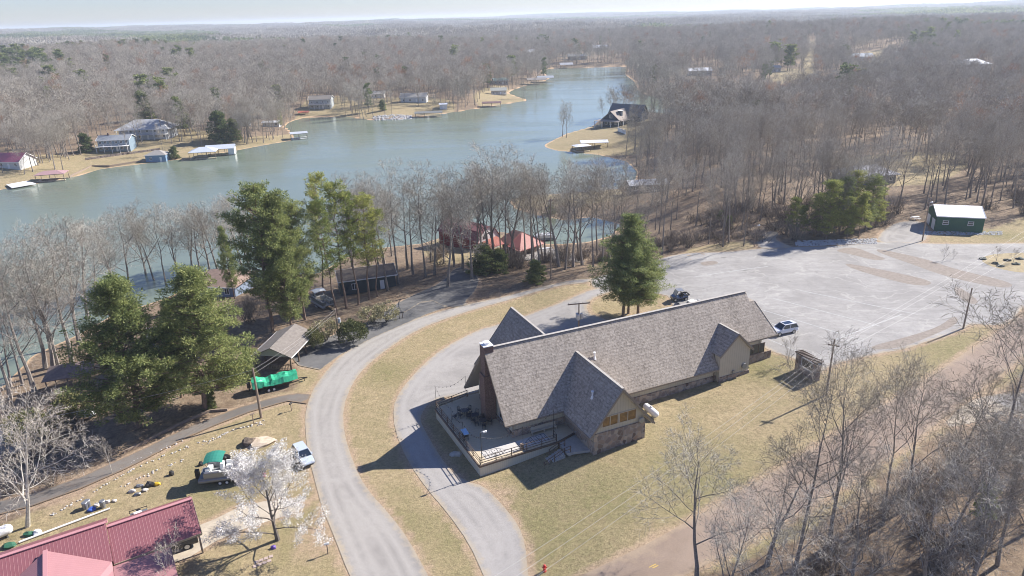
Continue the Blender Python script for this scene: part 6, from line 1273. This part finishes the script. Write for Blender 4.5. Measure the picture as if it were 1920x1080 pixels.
WOOD_S = np.array(pxpoly([(1180,478),(1150,470),(1170,440),(1210,405),(1200,372),(1180,340),(1300,250),(1990,250),(2100,400),(1860,398),(1700,392),(1650,405),(1640,440),(1480,452),(1470,428),(1420,438),(1415,464),(1350,470),(1290,470),(1250,478)]))
def sample(n, rmin, rmax):
    r = np.sqrt(rs.uniform(rmin**2, rmax**2, n)); th = rs.uniform(-.72, .72, n)
    return np.stack([r*np.sin(th), r*np.cos(th)], 1)
HARDN = [np.array(p) for p in (P_LOT, P_SHEDDR, P_SIDEDR, P_BARNDR, P_CABDR)]
def okpts(P, lo=1.5):
    d = poly_dist(P, LAKE); k = d > lo
    k &= ~((P[:, 1] < 205) & (poly_dist(P, WOOD_S) > 0))
    k &= ~((P[:, 1] < 330) & (P[:, 0] < -60) & (np.hypot(P[:,0], P[:,1]) < 180))
    for c in CLEAR: k &= poly_dist(P, c) > 0
    for c in HARDN: k &= poly_dist(P, c) > 1.5
    return P[k]
gapn = lambda P: .5+.5*np.sin(P[:,0]*.031+1.7*np.sin(P[:,1]*.017))*np.sin(P[:,1]*.027+1.3*np.sin(P[:,0]*.019+2))
P1 = okpts(sample(15500, 150, 760)); P1 = P1[rs.rand(len(P1)) < .55+.45*gapn(P1)]          # about one tree per 45 m2
dd = np.hypot(P1[:, 0], P1[:, 1]); P1 = P1[np.argsort(dd)]
# thin out: minimum spacing
cell = {}; keep = []
for i, (x, y) in enumerate(P1):
    k = (int(x//4), int(y//4))
    if any((P1[j][0]-x)**2+(P1[j][1]-y)**2 < 3.0**2 for a in (-1,0,1) for b in (-1,0,1) for j in cell.get((k[0]+a, k[1]+b), ())): continue
    cell.setdefault(k, []).append(i); keep.append(i)
P1 = P1[keep]; Z1 = hgt_arr(P1)
n_ind = 0; rest = []; GW = 'bare trees of the woods behind the parking lot'
hero_left = 400 - sum(1 for o in bpy.data.objects if o.name.startswith('bare_tree'))
for (x, y), z in zip(P1, Z1):
    px, py, f = project((x, y, z))
    if n_ind < hero_left and -20 < px < 1940 and py < 1080:
        H = rnd.uniform(14, 20.5); k = (BK+BTALL)[rnd.randrange(7)]; s = H/(18.5)
        plant('bare_tree', k, (x, y, z), s, rnd.uniform(0,6.28), 'bare brown grey tree in the near woods right of the lake', 'tree', GW, sx=s*rnd.uniform(.8,1.1)); n_ind += 1
    else: rest.append((x, y, z))
# a few far trees of each kind standing singly; the mass of the forest repeats their meshes
kinds = bpy.data.collections.new('far_tree_kinds'); scene.collection.children.link(kinds)
single = []
for i, m in enumerate(LOD):
    x, y, z = rest[i*37+20]; o = bpy.data.objects.new('far_tree', m); kinds.objects.link(o); o.location = (x, y, z); o.name = 'far_tree'
    props(o, 'bare tree at the front of the far woods', 'tree', 'single trees at the front of the far woods')
mid_pine = [(265,95+28),(20,135),(15,118),(30,112),(60,115),(35,122),(78,118),(5,110),(48,140),(75,130),(90,140),(32,165),(75,172),(108,165),(150,170),(320,170),(60,125),(110,120),(40,130),(8,128),(130,128),(353,115),(340,112),(1025,80),(1080,95),(1600,170),(1590,180),(280,190),(300,195),(1480,120),(860,110),(40,105),(170,90),(180,88),(250,80),(700,80),(735,78),(760,72),(420,72),(440,75),(395,78),(1730,85),(1715,88),(1740,80),(1440,110),(1455,112),(905,150),(950,140)]
for i, (x, y) in enumerate(mid_pine):
    for k in range(5 if x < 95 and y < 145 else (2 if y < 140 else 1)):
        p = at(x+rnd.uniform(-12,12), y+12+rnd.uniform(-4,4))
        if poly_dist(np.array([[p.x,p.y]]), LAKE)[0] < 3: continue
        H = rnd.uniform(15, 21); o = bpy.data.objects.new('far_pine', LODP[i%2]); (kinds if i < 2 and k == 0 else COL).objects.link(o); o.location = p; s = H/18; o.scale = (s*1.3, s*1.3, s); o.rotation_euler[2] = rnd.uniform(0,6.28)
        props(o, 'dark green pine standing among bare woods across the lake', 'tree', 'green pines scattered in the far woods')
def scatter_object(name, P, kind_idx, scl, coll, label, realize=False):
    me = bpy.data.meshes.new(name); me.from_pydata([tuple(map(float, p)) for p in P], [], [])
    a = me.attributes.new('kind_id', 'INT', 'POINT'); a.data.foreach_set('value', np.asarray(kind_idx, np.int32))
    a = me.attributes.new('size', 'FLOAT', 'POINT'); a.data.foreach_set('value', np.asarray(scl, np.float32))
    a = me.attributes.new('turn', 'FLOAT', 'POINT'); a.data.foreach_set('value', rs.uniform(0, 6.28, len(P)).astype(np.float32))
    o = bpy.data.objects.new(name, me); COL.objects.link(o)
    ng = bpy.data.node_groups.new(name, 'GeometryNodeTree'); ng.interface.new_socket('Geometry', in_out='INPUT', socket_type='NodeSocketGeometry'); ng.interface.new_socket('Geometry', in_out='OUTPUT', socket_type='NodeSocketGeometry')
    N = ng.nodes; gi = N.new('NodeGroupInput'); go = N.new('NodeGroupOutput'); ci = N.new('GeometryNodeCollectionInfo'); ci.inputs['Collection'].default_value = coll
    ci.inputs['Separate Children'].default_value = True; ci.inputs['Reset Children'].default_value = True
    iop = N.new('GeometryNodeInstanceOnPoints'); iop.inputs['Pick Instance'].default_value = True
    def att(n, t): x = N.new('GeometryNodeInputNamedAttribute'); x.data_type = t; x.inputs['Name'].default_value = n; return [s for s in x.outputs if s.enabled and s.name == 'Attribute'][0]
    cx = N.new('ShaderNodeCombineXYZ'); ng.links.new(att('turn', 'FLOAT'), cx.inputs[2])
    ng.links.new(gi.outputs[0], iop.inputs['Points']); ng.links.new(ci.outputs[0], iop.inputs['Instance']); ng.links.new(att('kind_id', 'INT'), iop.inputs['Instance Index'])
    ng.links.new(cx.outputs[0], iop.inputs['Rotation']); ng.links.new(att('size', 'FLOAT'), iop.inputs['Scale']); ng.links.new(iop.outputs[0], go.inputs[0])
    md = o.modifiers.new('scatter', 'NODES'); md.node_group = ng
    return props(o, label, 'forest', None, 'stuff')
# children of the collection are picked in alphabetical order: far_pine, far_pine.001, far_tree ...
names = sorted(o.name for o in kinds.objects); ip = [i for i, n in enumerate(names) if 'pine' in n]; itr = [i for i, n in enumerate(names) if 'pine' not in n]
P2 = okpts(sample(30000, 760, 1500)); P2 = P2[rs.permutation(len(P2))[:int(len(P2)*.62)]]
pine_val = lambda P: (np.sin(P[:,0]*.004+1.1)*np.sin(P[:,1]*.0035+.3) + .5*np.sin(P[:,0]*.011+P[:,1]*.007))
RP = np.array([r for r in rest]); A = np.concatenate([RP[:, :2], P2]); ZA = hgt_arr(A)
pz = (pine_val(A) > .8) & (np.hypot(A[:,0],A[:,1]) > 950); isp = (pz & (rs.rand(len(A)) < .6)) | (rs.rand(len(A)) < .007)
kid = np.where(isp, rs.choice(ip, len(A)), rs.choice(itr, len(A), p=[.24,.24,.23,.25,.04]))
scatter_object('far_woods', np.concatenate([A, ZA[:, None]], 1), kid, rs.uniform(.66, 1.06, len(A))*(.88+.26*gapn(A)), kinds, 'grey brown bare forest spreading behind the lake')
print('WOODS', len(A), 'individual', n_ind)
# beyond 1.5 km the canopy reads as one mass: patches of crowns
def patch_kind(seed, green):
    rg = random.Random(seed); M2 = MB()
    for i in range(26):
        x, y = rg.uniform(-26,26), rg.uniform(-26,26); H = rg.uniform(12,18); c = Vector((x, y, H*.62)); S = TB()
        if green: tuft(S, c, 4.5, 34, rg, 2.4, 1.1, .9, .4)
        else: tuft(S, c, 4.6, 40, rg, 3.0, .34, .9, .7)
        M2.faces(S.v, S.f, 0)
        M2.tube((x,y,-3),(x,y,H*.6),.25,.15,3,1,False)
    return M2.mesh('canopy', [M_needled if green else M_twig, M_bark])
far_c = bpy.data.collections.new('canopy_kinds'); scene.collection.children.link(far_c)
for i in range(4):
    o = bpy.data.objects.new('canopy', patch_kind(90+i, i >= 2)); far_c.objects.link(o); x, y = [(-300,1700),(500,1750),(-700,1900),(900,1950)][i]; o.location = (x, y, hgt(x, y))
    props(o, 'patch of %s forest canopy near the horizon' % ('dark green pine' if i >= 2 else 'grey bare'), 'forest', None, 'stuff')
P3 = okpts(sample(26000, 1480, 9000)); Z3 = hgt_arr(P3)
d3 = np.hypot(P3[:,0], P3[:,1]); pn = pine_val(P3*.45) > .42; k3 = np.where(pn & (rs.rand(len(P3)) < .85), rs.randint(2, 4, len(P3)), rs.randint(0, 2, len(P3)))
scatter_object('horizon_forest', np.concatenate([P3, Z3[:, None]], 1), k3, rs.uniform(.8,1.15,len(P3))*(1+d3/9000*.5), far_c, 'hazy forest reaching to the horizon')
# -- undergrowth: brush in the thicket and along the wood edge
def brush_at(poly, n, labels, group, ks=(0,1,2), smin=.7, smax=1.4):
    W = np.array(pxpoly(poly)); x0, y0 = W.min(0); x1, y1 = W.max(0); c = 0
    while c < n:
        p = np.array([[rs.uniform(x0,x1), rs.uniform(y0,y1)]])
        if poly_dist(p, W)[0] > 0: continue
        c += 1; s = rnd.uniform(smin, smax)
        plant('brush_clump', BRUSH[ks[rnd.randrange(len(ks))]], (p[0][0], p[0][1], hgt(*p[0])), s, rnd.uniform(0,6.28), labels, 'shrub', group)
brush_at([(1400,1090),(1440,1030),(1600,950),(1760,870),(1990,790),(1990,1200),(1380,1200)], 48, 'tangled bare brush in the lower right thicket', 'brush in the lower right thicket')
brush_at([(900,505),(1000,500),(1100,498),(1200,484),(1290,470),(1400,460),(1400,440),(1250,455),(1100,480),(900,480)], 60, 'low bare brush along the edge of the woods by the road', 'brush along the edge of the woods')
brush_at([(1640,430),(1480,455),(1300,460),(1300,400),(1400,380),(1600,390),(1900,390),(1900,340),(1990,340),(1990,405),(1700,400)], 70, 'bare brush under the trees of the near woods', 'brush under the near woods', smin=.9, smax=1.7)
brush_at([(790,500),(800,480),(1000,478),(1100,470),(1100,495),(900,505)], 26, 'bare brush in front of the red barn and cabin', 'brush in front of the barn')
brush_at([(0,900),(60,960),(150,880),(160,760),(0,760)], 16, 'bare tangled brush below the pale sycamore', 'brush around the sycamore')
brush_at([(430,640),(480,600),(600,560),(560,540),(470,560)], 10, 'brown brush under the dense pines', 'brush under the dense pines')

# -- labels of the smaller groups name their place in the row
ONES = ['','first','second','third','fourth','fifth','sixth','seventh','eighth','ninth','tenth','eleventh','twelfth','thirteenth','fourteenth','fifteenth','sixteenth','seventeenth','eighteenth','nineteenth']
TENS = {20:('twentieth','twenty'),30:('thirtieth','thirty'),40:('fortieth','forty')}
def ordinal(n):
    if n < 20: return ONES[n]
    t = n//10*10; return TENS[t][0] if n == t else TENS[t][1]+'-'+ONES[n-t]
for g, base in (('bare trees between the road and the lake','bare tree in the row between the curved road and the lake, %s from the left'), (gsh,'bare tree leaning over the near left shore, %s from the left edge'), ('bare trees behind the left pines','bare tree at the water edge behind the left pines, %s from the left'),
        ('bare trees in the lower right thicket','bare tree in the thicket below the county road, %s from the left'), ('young pines behind the parking lot','young green pine behind the parking lot, %s from the left in the clump'), ('bare shrubs on the grass island','small bare shrub on the grass island in the lot, %s from the left'),
        ('dark boulders on the grass island','dark boulder on the grass island in the lot, %s from the left'), ('pavers near the flowering tree','square pinkish paver below the flowering tree, %s from the left'), ('iron chairs round the deck tables','dark iron patio chair round the deck tables, %s from the left')):
    os_ = sorted([o for o in bpy.data.objects if o.get('group') == g], key=lambda o: project(o.location)[0])
    for i, o in enumerate(os_): o['label'] = base % ordinal(i+1)
# ================================================================== AIR
hz_ = MB(); hz_.box(-16000,16000,-60,16000,-22,78)
m = bpy.data.materials.new('haze'); m.use_nodes = True; n_ = m.node_tree; n_.nodes.remove(n_.nodes['Principled BSDF']); pv = n_.nodes.new('ShaderNodeVolumePrincipled')
pv.inputs['Color'].default_value = (.80,.89,1.0,1); pv.inputs['Density'].default_value = .00016; pv.inputs['Anisotropy'].default_value = .2
n_.links.new(pv.outputs[0], n_.nodes['Material Output'].inputs['Volume'])
ho = hz_.build('haze', m); props(ho, 'thin blue haze over the whole lake country', 'haze', None, 'stuff')
